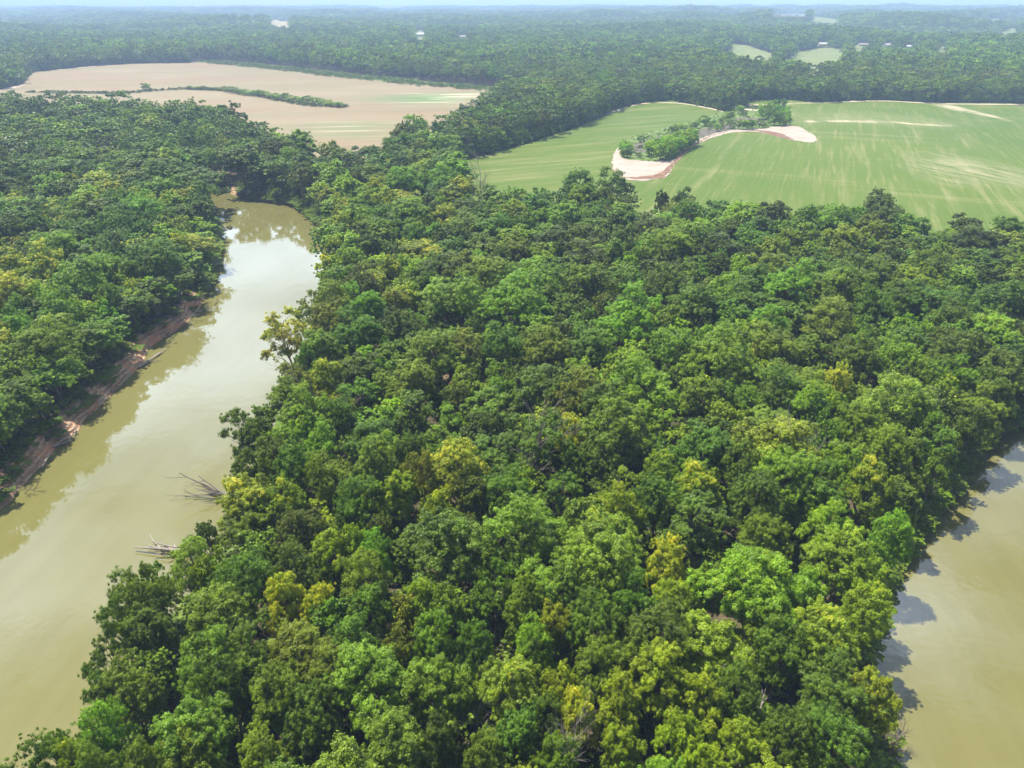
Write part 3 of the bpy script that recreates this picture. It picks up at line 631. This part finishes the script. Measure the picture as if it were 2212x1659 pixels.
for x, y, r in zip(cx_[ok_], cy_[ok_], rad_[ok_]):
    if any((x - a) ** 2 + (y - c) ** 2 < d * d for a, c, d in GAPS): continue
    if free(x, y, r, .70):
        h = 11.5 + .95 * r + rr.uniform(-3.0, 3.2) + (1.5 if math.hypot(x, y) > 330 else 0)
        q = rr.random(); s_ = ['round', 'lumpy', 'spiky', 'broad', 'tall', 'vine', 'round', 'spiky'][int(q * 8)]
        if s_ == 'vine': h -= 2
        trees.append([x, y, r, h, zonecol(x, y, rr), s_, 0]); cadd(len(trees) - 1)
def nudge(t):
    for _ in range(6):
        X, Y = np.array([t[0], t[0] + .5, t[0]]), np.array([t[1], t[1], t[1] + .5]); s_ = river_sd(X, Y)
        isl = pdist(X[:1], Y[:1], lbank, False)[0] < 16 and Y[0] < 300 and X[0] < -60
        need = .4 if t[5] == 'open' else (7.6 if 128 < Y[0] < 215 else 5.4) if isl else 2.0
        if s_[0] >= need: return
        gx_, gy_ = (s_[1] - s_[0]) / .5, (s_[2] - s_[0]) / .5; n = math.hypot(gx_, gy_) + 1e-6
        t[0] += gx_ / n * (need - s_[0]); t[1] += gy_ / n * (need - s_[0])
for t in trees:
    if t[6]: nudge(t)
TX = np.array([t[0] for t in trees]); TY = np.array([t[1] for t in trees]); TSD = river_sd(TX, TY)
lbm = (pdist(TX, TY, lbank, False) < 10) & (TY < 300) & (TX < -40)
for i in np.nonzero(lbm)[0]: trees[i][3] = min(trees[i][3], 9 + TSD[i] * .55)
TZ = land_z(TX, TY, np.maximum(TSD, .5))
# the 300 trees that show largest become objects of their own
cand = []
for i, t in enumerate(trees):
    px, py, dep = proj(t[0], t[1], t[3] * .7)
    if dep < 20: continue
    rp = F * t[2] / dep
    if px < -rp * 1.2 or px > 1024 + rp * 1.2 or py < -5 or py > 768 + rp * 3.2: continue
    cand.append((rp * (1.25 if t[6] else 1.0) * (.85 if t[3] < 15 else 1), i, px, py))
cand.sort(reverse=True); chosen = cand[:300]; chs = {c[1] for c in chosen}
NAMEC = dict(d='dark green', m='mid green', b='fresh green', g='grey-green', c='bluish green', l='pale olive', y='yellow-green', yb='lime green', Y='bright yellow', Y2='yellow-tipped green',
             o='olive brown', v='vine-draped green', F='pale feathery green', O='orange-tinged')
NAMES = dict(round='rounded', broad='broad-topped', lumpy='lumpy', spiky='tufted', tall='tall narrow', vine='creeper-hung', open='open-branched', feathery='feathery')
ORD = ['first', 'second', 'third', 'fourth', 'fifth', 'sixth', 'seventh', 'eighth', 'ninth', 'tenth', 'eleventh', 'twelfth', 'thirteenth', 'fourteenth', 'fifteenth', 'sixteenth']
srt = sorted(chosen, key=lambda c: -c[3]); NROW = 15; per = len(srt) / NROW
rowof = {c[1]: min(int(k / per), NROW - 1) for k, c in enumerate(srt)}
groups = {}
for c in chosen:
    t = trees[c[1]]; size = 'large' if t[2] > 6 else 'small' if t[2] < 4.1 else 'medium'
    key = (rowof[c[1]], size, NAMEC[t[4]], NAMES[t[5]]); groups.setdefault(key, []).append(c)
label_of = {}
for (row, size, cn, sn), cs in groups.items():
    cs.sort(key=lambda c: c[2]); rw = 'frontmost row' if row == 0 else '%s row from front' % ORD[row]
    for k, c in enumerate(cs):
        px = c[2]; i = c[1]
        pl = 'riverside ' if TSD[i] < 9 else ''
        side = ('far left', 'left', 'centre-left', 'centre', 'centre-right', 'right', 'far right')[min(6, max(0, int(px / 1024 * 7)))]
        kk = ('' if len(cs) == 1 else ORD[k] + ' ')
        label_of[i] = ('%s%s %s %s %stree, %s, %s' % (kk, size, cn, sn, pl, side, rw)).strip()
special = {(627, 696): 'orange-tinged open tree leaning over the river at its narrow bend', (1932, 882): 'big pale feathery dome tree near the right river',
           (615, 1296): 'brightest yellow tree above the lower left river shore', (1257, 1560): 'golden yellow tree by the bottom edge of the photo',
           (1084, 838): 'small light feathery lime tree standing alone in dark centre wood', (487, 904): 'thin open tree sticking out over the left river with bare limbs',
           (247, 1246): 'open crowned tree overhanging the lower left river, upper one of the pair', (995, 1000): 'yellow-topped feathery tree in the middle of the wood',
           (1430, 430): 'small dark tree standing in front of the green field edge', (743, 447): 'golden tree where the far river bend meets the wood'}
for i, (rec) in enumerate(TR.replace('\n', '|').split('|')):
    a = rec.split(); k = (int(a[0]), int(a[1]))
    if k in special and i in label_of: label_of[i] = special[k]
for _, i, px, py in chosen:
    t = trees[i]; pi = pick_style(t[5]); st_, cme, tme, R0, H0 = protos[pi]
    root = bpy.data.objects.new('willow_tree' if t[4] == 'F' else 'broadleaf_tree', None); COL.objects.link(root)
    root.location = (t[0], t[1], TZ[i]); root.rotation_euler = (random.gauss(0, .05), random.gauss(0, .05), random.uniform(0, 6.28)); root.empty_display_size = 1
    sx = t[2] / R0
    root.scale = (sx * random.uniform(.93, 1.07), sx * random.uniform(.93, 1.07), t[3] / H0)
    tag(root, label_of[i], 'tree', 'trees of the riverside wood')
    c = bpy.data.objects.new('crown', cme); COL.objects.link(c); c.parent = root
    j = [random.uniform(.88, 1.14) for _ in range(3)]; k = PAL[t[4]]; j = [a * (1.0 if t[6] else .86) for a in j]
    c.color = (k[0] * j[0], k[1] * j[1], k[2] * j[2], min(.95, YEL.get(t[4], 0) + random.uniform(-.06, .06)))
    tr_ = bpy.data.objects.new('trunk', tme); COL.objects.link(tr_); tr_.parent = root
# the rest of the wood
rest = [i for i in range(len(trees)) if i not in chs]
def arr(idx):
    n = len(idx); k = np.array([PAL[trees[i][4]] for i in idx]) * rr.uniform(.85, 1.12, (n, 3)) * rr.uniform(.82, 1.2, (n, 1))
    return (np.stack([TX[idx], TY[idx], TZ[idx]], 1), np.array([trees[i][2] * 1.06 for i in idx]), np.array([trees[i][3] for i in idx]), k, np.array([YEL.get(trees[i][4], 0) for i in idx]))
dd = np.hypot(TX, TY)
m1 = [i for i in rest if dd[i] < 480]; m2 = [i for i in rest if dd[i] >= 480]
scatter('forest', *arr(m1), mid_col, 8, 'unbroken broadleaf wood behind the nearest trees up to the fields')
scatter('woodland_belt', *arr(m2), off_col, 6, 'belts of darker trees bordering the fields')
# far woods
HC = [(505, 1, 240, 22, 0), (735, 2, 104, 44, 0), (1165, 2, 302, 30, 0), (1320, 2, 304, 20, 0), (1465, 2, 314, 18, 0), (905, 2, 298, 20, 0), (785, 1, 246, 24, 0), (1845, 0, 152, 22, 0)]
HXY = []
for hx, c_, hy, w_, _ in HC:
    X, Y = G(*P(c_, 0, hx, hy), 0, True); HXY.append((X, Y, w_))
for c in CLEAR:
    xa = np.array([p[0] for p in c]); ya = np.array([p[1] for p in c]); k = len(c); X, Y = xa.mean() * .6 + xa[:2].mean() * .4, ya.mean() * .6 + ya[:2].mean() * .4
    D = math.hypot(X, Y); lat = (xa * Y - ya * X) / D; HXY.append((X, Y, (lat.max() - lat.min()) * .8))
def sightcap(x, y, h, z, r):
    keep = np.ones(len(x), bool); h = h.copy(); r = r.copy()
    for X, Y, w_ in HXY:
        D = math.hypot(X, Y); ux_, uy_ = X / D, Y / D; s = x * ux_ + y * uy_; l = np.abs(x * uy_ - y * ux_)
        zt = float(hills(X, Y)) + 1.5; sl = CAM_H + (zt - CAM_H) * s / D
        m = (l < w_ * .6 * s / D + 3) & (s < D + 8) & (s > D * .55)
        cap = sl - z; h = np.where(m, np.minimum(h, cap), h); keep &= ~(m & (cap < 4)) & ((np.hypot(x - X, y - Y) > w_ * .62 + 5) | (w_ > 50))
        r = np.where(m & (h < 12), np.minimum(r, 5), r)
    return keep, h, r
def ring(g0, g1, sp, rlo, rhi, hlo, hhi):
    A = .80 * (g1 * g1 - g0 * g0); n = int(A / (sp * sp) * 1.0)
    # jittered grid
    xx, yy = np.meshgrid(np.arange(-g1 * .78, g1 * .78, sp), np.arange(g0 * .6, g1, sp)); x = xx.ravel() + rr.uniform(-.45, .45, xx.size) * sp; y = yy.ravel() + rr.uniform(-.45, .45, xx.size) * sp
    d = np.hypot(x, y); m = (d > g0) & (d <= g1) & (np.abs(x) < 1.12 * y + 60); x, y = x[m], y[m]
    m = landok(x, y, 2); x, y = x[m], y[m]; z = hills(x, y)
    n = len(x); big = vnoise(x, y, 160, 3) + rr.normal(0, .35, n)
    keys = ['m', 'd', 'g', 'b', 'd', 'c']; ki = np.clip(((big + 1.4) / 2.8 * 6).astype(int), 0, 5); ki[rr.random(n) < .4] = 0
    P3 = np.array([PAL[k] for k in keys])[ki] * rr.uniform(.8, 1.7, (n, 1)) * (1 + .22 * vnoise(x, y, 210, 9))[:, None] * rr.uniform(.9, 1.1, (n, 3))
    r = rr.uniform(rlo, rhi, n); h = rr.uniform(hlo, hhi, n); keep, h, r = sightcap(x, y, h, z, r)
    return np.stack([x, y, z], 1)[keep], r[keep], h[keep], P3[keep], np.zeros(keep.sum())
a1 = ring(1060, 2300, 11.5, 6, 11, 13, 29); a2 = ring(2300, 4300, 17, 9, 14, 17, 27); a3 = ring(4300, 9000, 42, 22, 34, 18, 34)
scatter('distant_woods', *[np.concatenate(q) for q in zip(a1, a2, a3)], far_col, 5, 'hazy wooded plain reaching to the horizon')
# undergrowth
nu = 16000; ux = rr.uniform(-240, 280, nu); uy = rr.uniform(12, 420, nu)
usd = river_sd(ux, uy); isl = (pdist(ux, uy, lbank, False) < 12) & (uy < 300); m = (usd > .9) & (~isl | (usd > .9 + 1.6 * vnoise(ux, uy, 9, 5) + 1.2 * ((uy > 128) & (uy < 215))) | (uy > 235)); m &= ~pip(ux, uy, green) & ~pip(ux, uy, brown) & ~pip(ux, uy, dirtgap)
ux, uy, usd = ux[m], uy[m], usd[m]; nu = len(ux)
bx = rr.uniform(-230, 330, 260000); by = rr.uniform(15, 450, 260000); bm_ = (np.minimum(pdist(bx, by, left_river), pdist(bx, by, right_river)) < 4.0); bx, by = bx[bm_], by[bm_]; bsd = river_sd(bx, by)
bm_ = (bsd > .2) & ~((pdist(bx, by, lbank, False) < 8) & (by < 240) & (bx < 0)) & ~pip(bx, by, dirtgap); bx, by, bsd = bx[bm_][:6500], by[bm_][:6500], bsd[bm_][:6500]
ex = rr.uniform(-700, 1100, 500000); ey = rr.uniform(180, 1500, 500000); em = (np.hypot(ex, ey) < 1500) & (np.abs(ex) < .8 * ey + 30); ex, ey = ex[em], ey[em]
def edgem(pl): d = pdist(ex, ey, pl); return (d < 8) & ~pip(ex, ey, pl)
em = (edgem(brown) | edgem(green)) & ~pip(ex, ey, green) & ~pip(ex, ey, brown) & ~pip(ex, ey, islandzone) & ~((pdist(ex, ey, scrub_line, False) < 30) & (ey > 600)); ex, ey = ex[em][:5200], ey[em][:5200]; NE = len(ex)
bx, by, bsd = np.concatenate([bx, ex]), np.concatenate([by, ey]), np.concatenate([bsd, np.full(NE, 30.)])
ux, uy, usd = np.concatenate([ux, bx]), np.concatenate([uy, by]), np.concatenate([usd, bsd + 2.0]); nu = len(ux)
uc = np.array([PAL[k] for k in ('m', 'v', 'd', 'b', 'g')])[rr.integers(0, 5, nu)]
scatter('undergrowth', np.stack([ux, uy, land_z(ux, uy, usd) - .2], 1), np.concatenate([rr.uniform(1.2, 3.0, nu - NE), rr.uniform(2.2, 4.2, NE)]), np.concatenate([rr.uniform(1.5, 4.6, nu - NE), rr.uniform(4, 11, NE)]) * np.clip((usd - 2) / 5, .3, 1), uc, np.zeros(nu), bush_col, 4, 'tangled bushes and saplings under the trees and along the banks')
# scrub strips by the fallow field and weeds on the pond island
sx_, sy_, sr_, sh_, scol = [], [], [], [], []
def along(line, n, w, r0, r1, h0, h1, keys, t0=0., t1=1.):
    seg = [math.hypot(line[i + 1][0] - line[i][0], line[i + 1][1] - line[i][1]) for i in range(len(line) - 1)]; T = sum(seg)
    for _ in range(n):
        t = random.uniform(t0, t1) * T; i = 0
        while i < len(seg) - 1 and t > seg[i]: t -= seg[i]; i += 1
        f = t / seg[i]; sx_.append(line[i][0] + (line[i + 1][0] - line[i][0]) * f + random.uniform(-w, w)); sy_.append(line[i][1] + (line[i + 1][1] - line[i][1]) * f + random.uniform(-w, w))
        sr_.append(random.uniform(r0, r1)); sh_.append(random.uniform(h0, h1)); scol.append(PAL[random.choice(keys)])
along(scrub_line, 900, 18, 1.5, 3.2, 1.5, 4.5, ('l', 'b', 'g', 'm'))
along(hedge_line, 500, 4, 1.2, 2.4, 1.0, 3.2, ('o', 'd', 'g'))
iz = islandzone
while len(sx_) < 1400 + 520:
    x = random.uniform(min(p[0] for p in iz), max(p[0] for p in iz)); y = random.uniform(min(p[1] for p in iz), max(p[1] for p in iz))
    if pip([x], [y], iz)[0] and not pip([x], [y], patch)[0]:
        inh = pip([x], [y], heath)[0]
        if inh and random.random() < .55: continue
        sx_.append(x); sy_.append(y); sr_.append(random.uniform(.6, 1.4)); sh_.append(random.uniform(.4, 1.4)); scol.append(PAL[random.choice(('o', 'g') if inh else ('b', 'l', 'yb'))])
n = len(sx_)
scatter('scrub_vegetation', np.stack([sx_, sy_, np.zeros(n)], 1), np.array(sr_), np.array(sh_), np.array(scol), np.zeros(n), bush_col, 4, 'low scrub strips and weeds around the fields and pond island')
# ------------------------------------------------------------------ bushes one can tell apart (pond island, hedge strip)
bprot = []
for i in range(4):
    o, tv, tf = bush(700 + i, 12, 30, .75); o.data.materials.append(M['leaf']); tm = mk('trunk', tv, tf, M['bark'], link=False); bprot.append((o.data, tm.data))
SH = []   # x, y, radius, height, colour, place
def zs(x, y, r, h, c, pl): X, Y = Z2([(x, y)])[0]; SH.append((X, Y, r * 1.25, h * 1.2, c, pl))
for x, y, r, h, c in ((215, 660, 2.6, 5, 'b'), (245, 640, 2.6, 6, 'yb'), (275, 655, 2.4, 5, 'b'), (225, 700, 2.4, 4.5, 'm'), (260, 705, 2.5, 4.5, 'd'), (215, 610, 2, 4, 'b')): zs(x, y, r, h, c, 'by the western sand patch')
zs(360, 700, 1.7, 2.6, 'd', 'alone on grass behind the sand patch'); zs(388, 615, 1.4, 2, 'd', 'alone on the grey heath'); zs(385, 560, 2.3, 4, 'm', 'at the heath edge'); zs(905, 530, 1.5, 2.6, 'm', 'beside the long thicket')
for k in range(13):     # long thicket
    t = k / 12
    zs(455 + 400 * t, 690 - 130 * t, 3.4, 7.5 + random.uniform(-.6, 1.0), 'yb', 'in the back rank of the long bright thicket')
    zs(570 + 300 * t, 735 - 145 * t, 3.6, 8.2 + random.uniform(-.6, 1.0), 'b', 'in the front rank of the long bright thicket')
for x, y, r, h in ((1530, 345, 3.6, 8.5), (1580, 300, 4.2, 9.5), (1650, 290, 4.4, 10.5), (1710, 290, 4, 10), (1600, 360, 4, 9), (1680, 350, 4.2, 10), (1740, 350, 4, 9), (1650, 400, 3.8, 8), (1700, 403, 3.8, 8), (1750, 395, 3.8, 8.5), (1530, 300, 3.4, 7)): zs(x, y, r, h, random.choice(('b', 'm')), 'in the clump beside the eastern sand patch')
for x, y, r, h, c in ((1315, 290, 3, 6.5, 'b'), (1360, 310, 2.6, 4, 'd'), (1235, 350, 2.8, 6, 'm'), (1205, 350, 2, 4, 'b'), (985, 405, 3.4, 6.5, 'm'), (1000, 400, 2.4, 4, 'm'), (905, 425, 2.8, 4.5, 'm'), (870, 425, 2, 3, 'b'), (740, 460, 3.6, 5.5, 'b'), (680, 470, 2.6, 4, 'm'), (800, 448, 2.4, 3.4, 'b'), (1075, 395, 2, 3.2, 'm'), (1140, 370, 2, 3.2, 'b'), (1160, 365, 2, 3.6, 'm'), (1055, 415, 1.8, 2, 'd')): zs(x, y, r, h, c, 'in the loose hedge north of the pond island')
for x, y, r, h, c in ((1110, 455, 2.4, 5, 'b'), (1150, 430, 1.8, 4, 'm'), (1230, 430, 3, 5.5, 'm'), (1310, 435, 3, 5.5, 'b'), (1350, 437, 3.2, 6.5, 'b'), (1400, 437, 3.2, 6, 'm'), (1440, 430, 3, 6, 'b'), (1510, 425, 2.6, 5, 'm'), (1565, 420, 2.2, 3, 'b')): zs(x, y, r, h, c, 'above the thin sandy track of the pond island')
for k in range(22):
    t = k / 21; x = 480 + 250 * t * 0; 
    X, Y = G(*P(0, 0, 1480 + 720 * t, 596 + 100 * t ** .9)); SH.append((X, Y, random.uniform(4, 6.5), random.uniform(4.5, 8), random.choice('bmmg'), 'in the hedge strip crossing the tan field'))
for k in range(10):
    t = k / 9; X, Y = G(*P(0, 0, 1230 + 230 * t, 580 + 8 * t)); SH.append((X, Y, random.uniform(2.5, 4), random.uniform(3, 5), random.choice('mg'), 'at the thin end of the tan field hedge'))
X, Y = G(*P(0, 0, 948, 592)); SH.append((X, Y, 5, 9, 'b', 'standing up singly from the thin tan field hedge'))
cnt = {}
for s in SH: cnt[s[5]] = cnt.get(s[5], 0) + 1
byp = {}
for s in sorted(SH, key=lambda s: s[0]): byp.setdefault(s[5], []).append(s)
ORD += ['seventeenth', 'eighteenth', 'nineteenth', 'twentieth', 'twenty-first', 'twenty-second', 'twenty-third']
for pl, L_ in byp.items():
    for k, (X, Y, r, h, c, _) in enumerate(L_):
        root = bpy.data.objects.new('shrub', None); COL.objects.link(root); root.location = (X, Y, .0); root.rotation_euler = (0, 0, random.uniform(0, 6.28)); root.empty_display_size = 1
        root.scale = (r / 5.6, r / 5.6, h / 13); nm = '%s shrub %s' % (NAMEC[c], pl)
        tag(root, nm if len(L_) == 1 else '%s from left, %s' % (ORD[k], nm), 'shrub', 'shrubs of the field hedges and pond island')
        cm, tm = random.choice(bprot); q = bpy.data.objects.new('foliage', cm); COL.objects.link(q); q.parent = root; kk = PAL[c]; q.color = (*[a * random.uniform(1.3, 1.7) for a in kk], .08)
        q = bpy.data.objects.new('stem', tm); COL.objects.link(q); q.parent = root
# ------------------------------------------------------------------ bare and fallen trees, logs
def branchy(name, base, direction, length, r0, mat, label, cat, depth=3, nb=4, spreadv=.55, seed=0, grav=0.0):
    rd = random.Random(seed); V_, F_ = [], []
    def grow(p, d, L, r, lv):
        pts = [p]; rs = [r]; q = p.copy(); dd_ = d.copy(); n = 5
        for i in range(n):
            dd_ = (dd_ + Vector((rd.gauss(0, .10), rd.gauss(0, .10), rd.gauss(0, .08) + grav))).normalized(); q = q + dd_ * L / n; pts.append(q.copy()); rs.append(r * (1 - .70 * (i + 1) / n))
        tube(V_, F_, pts, rs, 5 if lv < 2 else 4)
        if lv < depth:
            for k in range(nb + (2 if lv == 0 else 0)):
                i = rd.randint(1 if lv else 1, n - 1); pp = pts[i]; ax = Vector((rd.gauss(0, 1), rd.gauss(0, 1), rd.gauss(0, .7))).normalized()
                grow(pp, (d + ax * spreadv * rd.uniform(.7, 1.3)).normalized(), L * rd.uniform(.45, .68), rs[i] * .68, lv + 1)
    grow(Vector((0, 0, 0)), Vector(direction).normalized(), length, r0, 0)
    o = mk(name, V_, F_, mat); o.location = base; return tag(o, label, cat)
def W(px, py, z): x, y = G(px, py, z); return Vector((x, y, z))
def lay(name, a, b_, r0, mat, label, cat, depth=1, nb=2, seed=0, sp=.4): d = b_ - a; return branchy(name, a, d, d.length, r0, mat, label, cat, depth, nb, sp, seed)
def q(c, r, x, y, z): return W(*P(c, r, x, y), z)
lay('fallen_tree', q(0, 1, 1560, 1590, -1.6), q(0, 1, 1190, 1480, -1.0), .50, M['dead_grey'], 'bare grey fallen tree reaching over water from the wooded shore, upper of two', 'fallen tree', 3, 2, 3, .5)
lay('fallen_tree', q(0, 2, 1330, 260, -2.0), q(0, 2, 900, 175, -1.6), .45, M['dead'], 'bare fallen tree lying low in the river, lower of two', 'fallen tree', 3, 2, 5, .42)
lay('fallen_tree', q(0, 1, 1640, 1290, -1), q(0, 1, 1470, 1130, 2.5), .26, M['dead'], 'leafless limbs leaning from the left shore below an open tree', 'fallen tree', 2, 4, 8, .4)
lay('drift_log', q(0, 1, 900, 722, -2.6), q(0, 1, 1072, 634, -2.9), .36, M['dead'], 'long pale log slanting off the eroded bank into water', 'log', 1, 3, 11, .25)
lay('drift_log', q(0, 1, 350, 1238, -2.7), q(0, 1, 515, 1178, -2.9), .26, M['dead'], 'pale log by the shadowed cliff of the eroded bank', 'log', 1, 2, 12, .2)
lay('drift_log', q(0, 1, 1070, 475, -1.8), q(0, 1, 1106, 532, -2.9), .2, M['dead'], 'short pale log below brushwood on the upper eroded bank', 'log', 1, 2, 13, .2)
lay('drift_log', q(0, 1, 490, 955, -1.6), q(0, 1, 610, 918, -1.9), .2, M['dead'], 'thin log lying along the ledges of the eroded bank', 'log', 1, 2, 14, .2)
lay('drift_log', q(0, 1, 480, 1165, -2.5), q(0, 1, 505, 1090, -2.8), .12, M['dead'], 'upright thin snag at the foot of the eroded bank', 'log', 1, 2, 15, .2)
lay('drift_log', q(2, 2, 1600, -5, -1.8), q(2, 2, 1650, 60, -2.8), .28, M['darkwood'], 'dark log sliding off the right river bank', 'log', 1, 2, 16, .2)
lay('drift_log', q(2, 2, 480, 1330, .3), q(2, 2, 560, 1180, 1.6), .28, M['dead'], 'grey trunk fallen on bare ground in the lower right gap', 'log', 1, 2, 17, .2)
lay('drift_log', q(2, 2, 380, 1290, .4), q(2, 2, 530, 1200, 1.2), .2, M['dead'], 'thin reddish trunk crossing the lower right gap', 'log', 1, 2, 18, .2)
lay('drift_log', q(2, 2, 1290, 480, -2.4), q(2, 2, 1385, 470, -2.9), .2, M['dead'], 'short pale log poking from the right river bank', 'log', 1, 3, 19, .3)
lay('bare_snag', q(2, 1, 1600, 1600, -1.0), q(2, 1, 1632, 1400, 4.5), .16, M['dead'], 'pale thin snag standing on the right river bank', 'dead tree', 2, 2, 20, .3)
LOGW = ['grey', 'brown', 'pale', 'crooked', 'short', 'thin', 'forked']
for k, (x, y, x2, y2) in enumerate(((560, 1040, 600, 1010), (640, 975, 700, 915), (720, 880, 790, 820), (800, 800, 850, 745), (420, 1215, 470, 1160), (270, 1370, 330, 1300), (120, 1500, 170, 1470))):
    lay('drift_log', q(0, 1, x, y, -2.3), q(0, 1, x2, y2, -2.0), .16 + .03 * (k % 3), M['dead' if k % 2 else 'darkwood'], '%s log on the eroded bank ledges, %s going up the shore' % (LOGW[k], ORD[k]), 'log', 1, 3, 70 + k, .3)
for k, (x, y) in enumerate(((1220, 400), (1290, 350), (1180, 440), (1020, 470), (1250, 300))):
    branchy('brushwood', q(0, 1, x, y, -2.6), (.8, -.3, .35), 5.5 - k * .3, .12, M['dead'], '%s brushwood snag from the top of the eroded bank' % ORD[k], 'brushwood', 2, 5, .8, 30 + k)
for k, (x, y) in enumerate(((1390, 335), (215, 1525), (160, 1545))):
    branchy('water_snag', q(0, 1, x, y, -3.1), (.5, .1, .6), 3.2, .07, M['darkwood'], ['twiggy snag in water beside the upper bank', 'twiggy snag in water near the lower bank corner', 'smaller twig clump in water by the lower bank corner'][k], 'snag', 2, 5, .8, 40 + k)
for k, (x, y) in enumerate(((1150, 1530), (1230, 1580), (1290, 1540), (1200, 1640))):
    branchy('brushwood', q(2, 2, x, y, -1.6), (.7, .2, .35), 4.5, .13, M['darkwood'], '%s tangled driftwood heap at the lower right shore' % ORD[k], 'driftwood', 2, 6, .9, 50 + k)
def dead(c, r, x, y, z, L, mat, label, seed, sp=.55):
    p = q(c, r, x, y, z); branchy('bare_tree', (p.x, p.y, max(0, p.z * 0)), (.05, .02, 1), L, L * .018, mat, label, 'dead tree', 3, 5, sp, seed)
dead(2, 1, 850, 1320, 13, 16, M['dead'], 'grey bare tree behind the lime green crown on the right', 61)
dead(1, 2, 1410, 1600, 9, 11, M['dead'], 'white leafless tree at the bottom edge near the golden tree', 62)
dead(1, 0, 905, 1160, 14, 19, M['dead'], 'bare tree against the near corner of the green field', 63)
dead(1, 1, 1250, 1170, 16, 19, M['dead'], 'grey bare treetop in the centre of the wood', 64)
dead(0, 1, 2110, 930, 15, 18, M['darkwood'], 'brown leafless tree on the left shore beside yellow tips', 65)
dead(1, 2, 850, 1400, 3, 8, M['dead'], 'pale dead tree in the dark gap near the bottom', 66)
# ------------------------------------------------------------------ far houses
def gable(name, px, py, w, d, h, rot, wallc, roofc, label, zoff=0):
    x, y = G(px, py, zoff, True); z = float(hills(x, y))
    root = bpy.data.objects.new(name, None); COL.objects.link(root); root.location = (x, y, z - .3); root.rotation_euler = (0, 0, rot); tag(root, label, 'house'); root.empty_display_size = 1
    def mm(nm, c, rg=.7):
        key = nm + str(c)
        if key not in M: b = NB(nm); n = b.noise(b.pos(), 1.5, 3); M[key] = b.done(b.bsdf(b.mix(n, tuple(k * .85 for k in c), c), rg, .3).outputs[0])
        return M[key]
    a, e = w / 2, d / 2; rh = h + d * .28
    mk('wall', [(-a, -e, 0), (a, -e, 0), (a, e, 0), (-a, e, 0), (-a, -e, h), (a, -e, h), (a, e, h), (-a, e, h), (-a, 0, rh), (a, 0, rh)], [(0, 1, 5, 4), (1, 2, 6, 9, 5), (2, 3, 7, 6), (3, 0, 4, 8, 7)], mm('painted wall', wallc), root)
    g = .6; t = .25
    v = [(-a - g, -e - g, h - .25), (a + g, -e - g, h - .25), (a + g, 0, rh + .1), (-a - g, 0, rh + .1), (a + g, e + g, h - .25), (-a - g, e + g, h - .25)]
    v += [(p[0], p[1], p[2] + t) for p in v]
    mk('roof', v, [(0, 3, 2, 1), (3, 5, 4, 2), (6, 7, 8, 9), (9, 8, 10, 11), (0, 1, 7, 6), (4, 5, 11, 10), (1, 2, 8, 7), (2, 4, 10, 8), (3, 0, 6, 9), (5, 3, 9, 11)], mm('roofing', roofc), root)
    k = 0; xx = -a + 2
    while xx < a - 2:
        mk('door' if k == 1 else 'window', [(xx - .6, -e - .04, .1 if k == 1 else 1), (xx + .6, -e - .04, .1 if k == 1 else 1), (xx + .6, -e - .04, 2.3), (xx - .6, -e - .04, 2.3), (xx - .6, -e + .02, .1 if k == 1 else 1), (xx + .6, -e + .02, .1 if k == 1 else 1), (xx + .6, -e + .02, 2.3), (xx - .6, -e + .02, 2.3)],
           [(0, 1, 2, 3), (0, 4, 5, 1), (1, 5, 6, 2), (2, 6, 7, 3), (3, 7, 4, 0)], mm('dark glass', (.05, .06, .08), .2), root); xx += 4; k += 1
wht = (.78, .77, .74)
HS = [(*P(1, 0, 505, 232), 22, 12, 7, .2, wht, wht, 'large white barn alone in the wooded middle distance', 'barn'),
      (*P(2, 0, 735, 96), 28, 14, 10, 0, wht, (.30, .29, .30), 'pale estate house on the far hazy pasture', 'house'),
      (*P(2, 0, 1165, 300), 20, 10, 4, .1, (.6, .55, .5), (.34, .30, .27), 'long low building behind the pasture, left one', 'house'),
      (*P(2, 0, 1320, 302), 15, 10, 4, -.1, wht, (.42, .42, .44), 'small white house right of the pasture', 'house'),
      (*P(2, 0, 1465, 312), 16, 9, 4, .2, wht, (.6, .6, .62), 'white house among trees farther right of the pasture', 'house'),
      (*P(2, 0, 905, 296), 18, 10, 4, .0, (.7, .66, .6), (.6, .58, .55), 'pale house at the top edge of the pasture', 'house'),
      (*P(1, 0, 785, 244), 16, 9, 4, .1, wht, (.45, .42, .40), 'low white house near the barn', 'house'),
      (*P(0, 0, 1845, 148), 20, 12, 6, .3, wht, (.6, .5, .45), 'white house on the dry hillside clearing', 'house')]
HPOS = []
for (hx, c_, hy, w_, _), (px, py, w, d, h, rot, wc, rc, lb, nm) in zip(HC, HS): gable(nm, *P(c_, 0, hx, hy), w, d, h, rot, wc, rc, lb, 6 if False else 0)
# ------------------------------------------------------------------ air
hv = [(-11000, -400, -12), (11000, -400, -12), (11000, 17000, -12), (-11000, 17000, -12)]; TOPZ = 112
hv += [(p[0], p[1], TOPZ) for p in hv]
b = NB('haze'); v = b.n('ShaderNodeVolumePrincipled'); v.inputs['Color'].default_value = (.49, .66, 1.0, 1); v.inputs['Density'].default_value = .00021; v.inputs['Anisotropy'].default_value = 0
b.l(v.outputs[0], b.out.inputs['Volume'])
tag(mk('haze', hv, [(0, 3, 2, 1), (4, 5, 6, 7), (0, 1, 5, 4), (1, 2, 6, 5), (2, 3, 7, 6), (3, 0, 4, 7)], b.m), kind='stuff')
print('trees', len(trees), 'mid', len(m1), 'belt', len(m2), 'far', len(a1[1]), len(a2[1]), len(a3[1]))
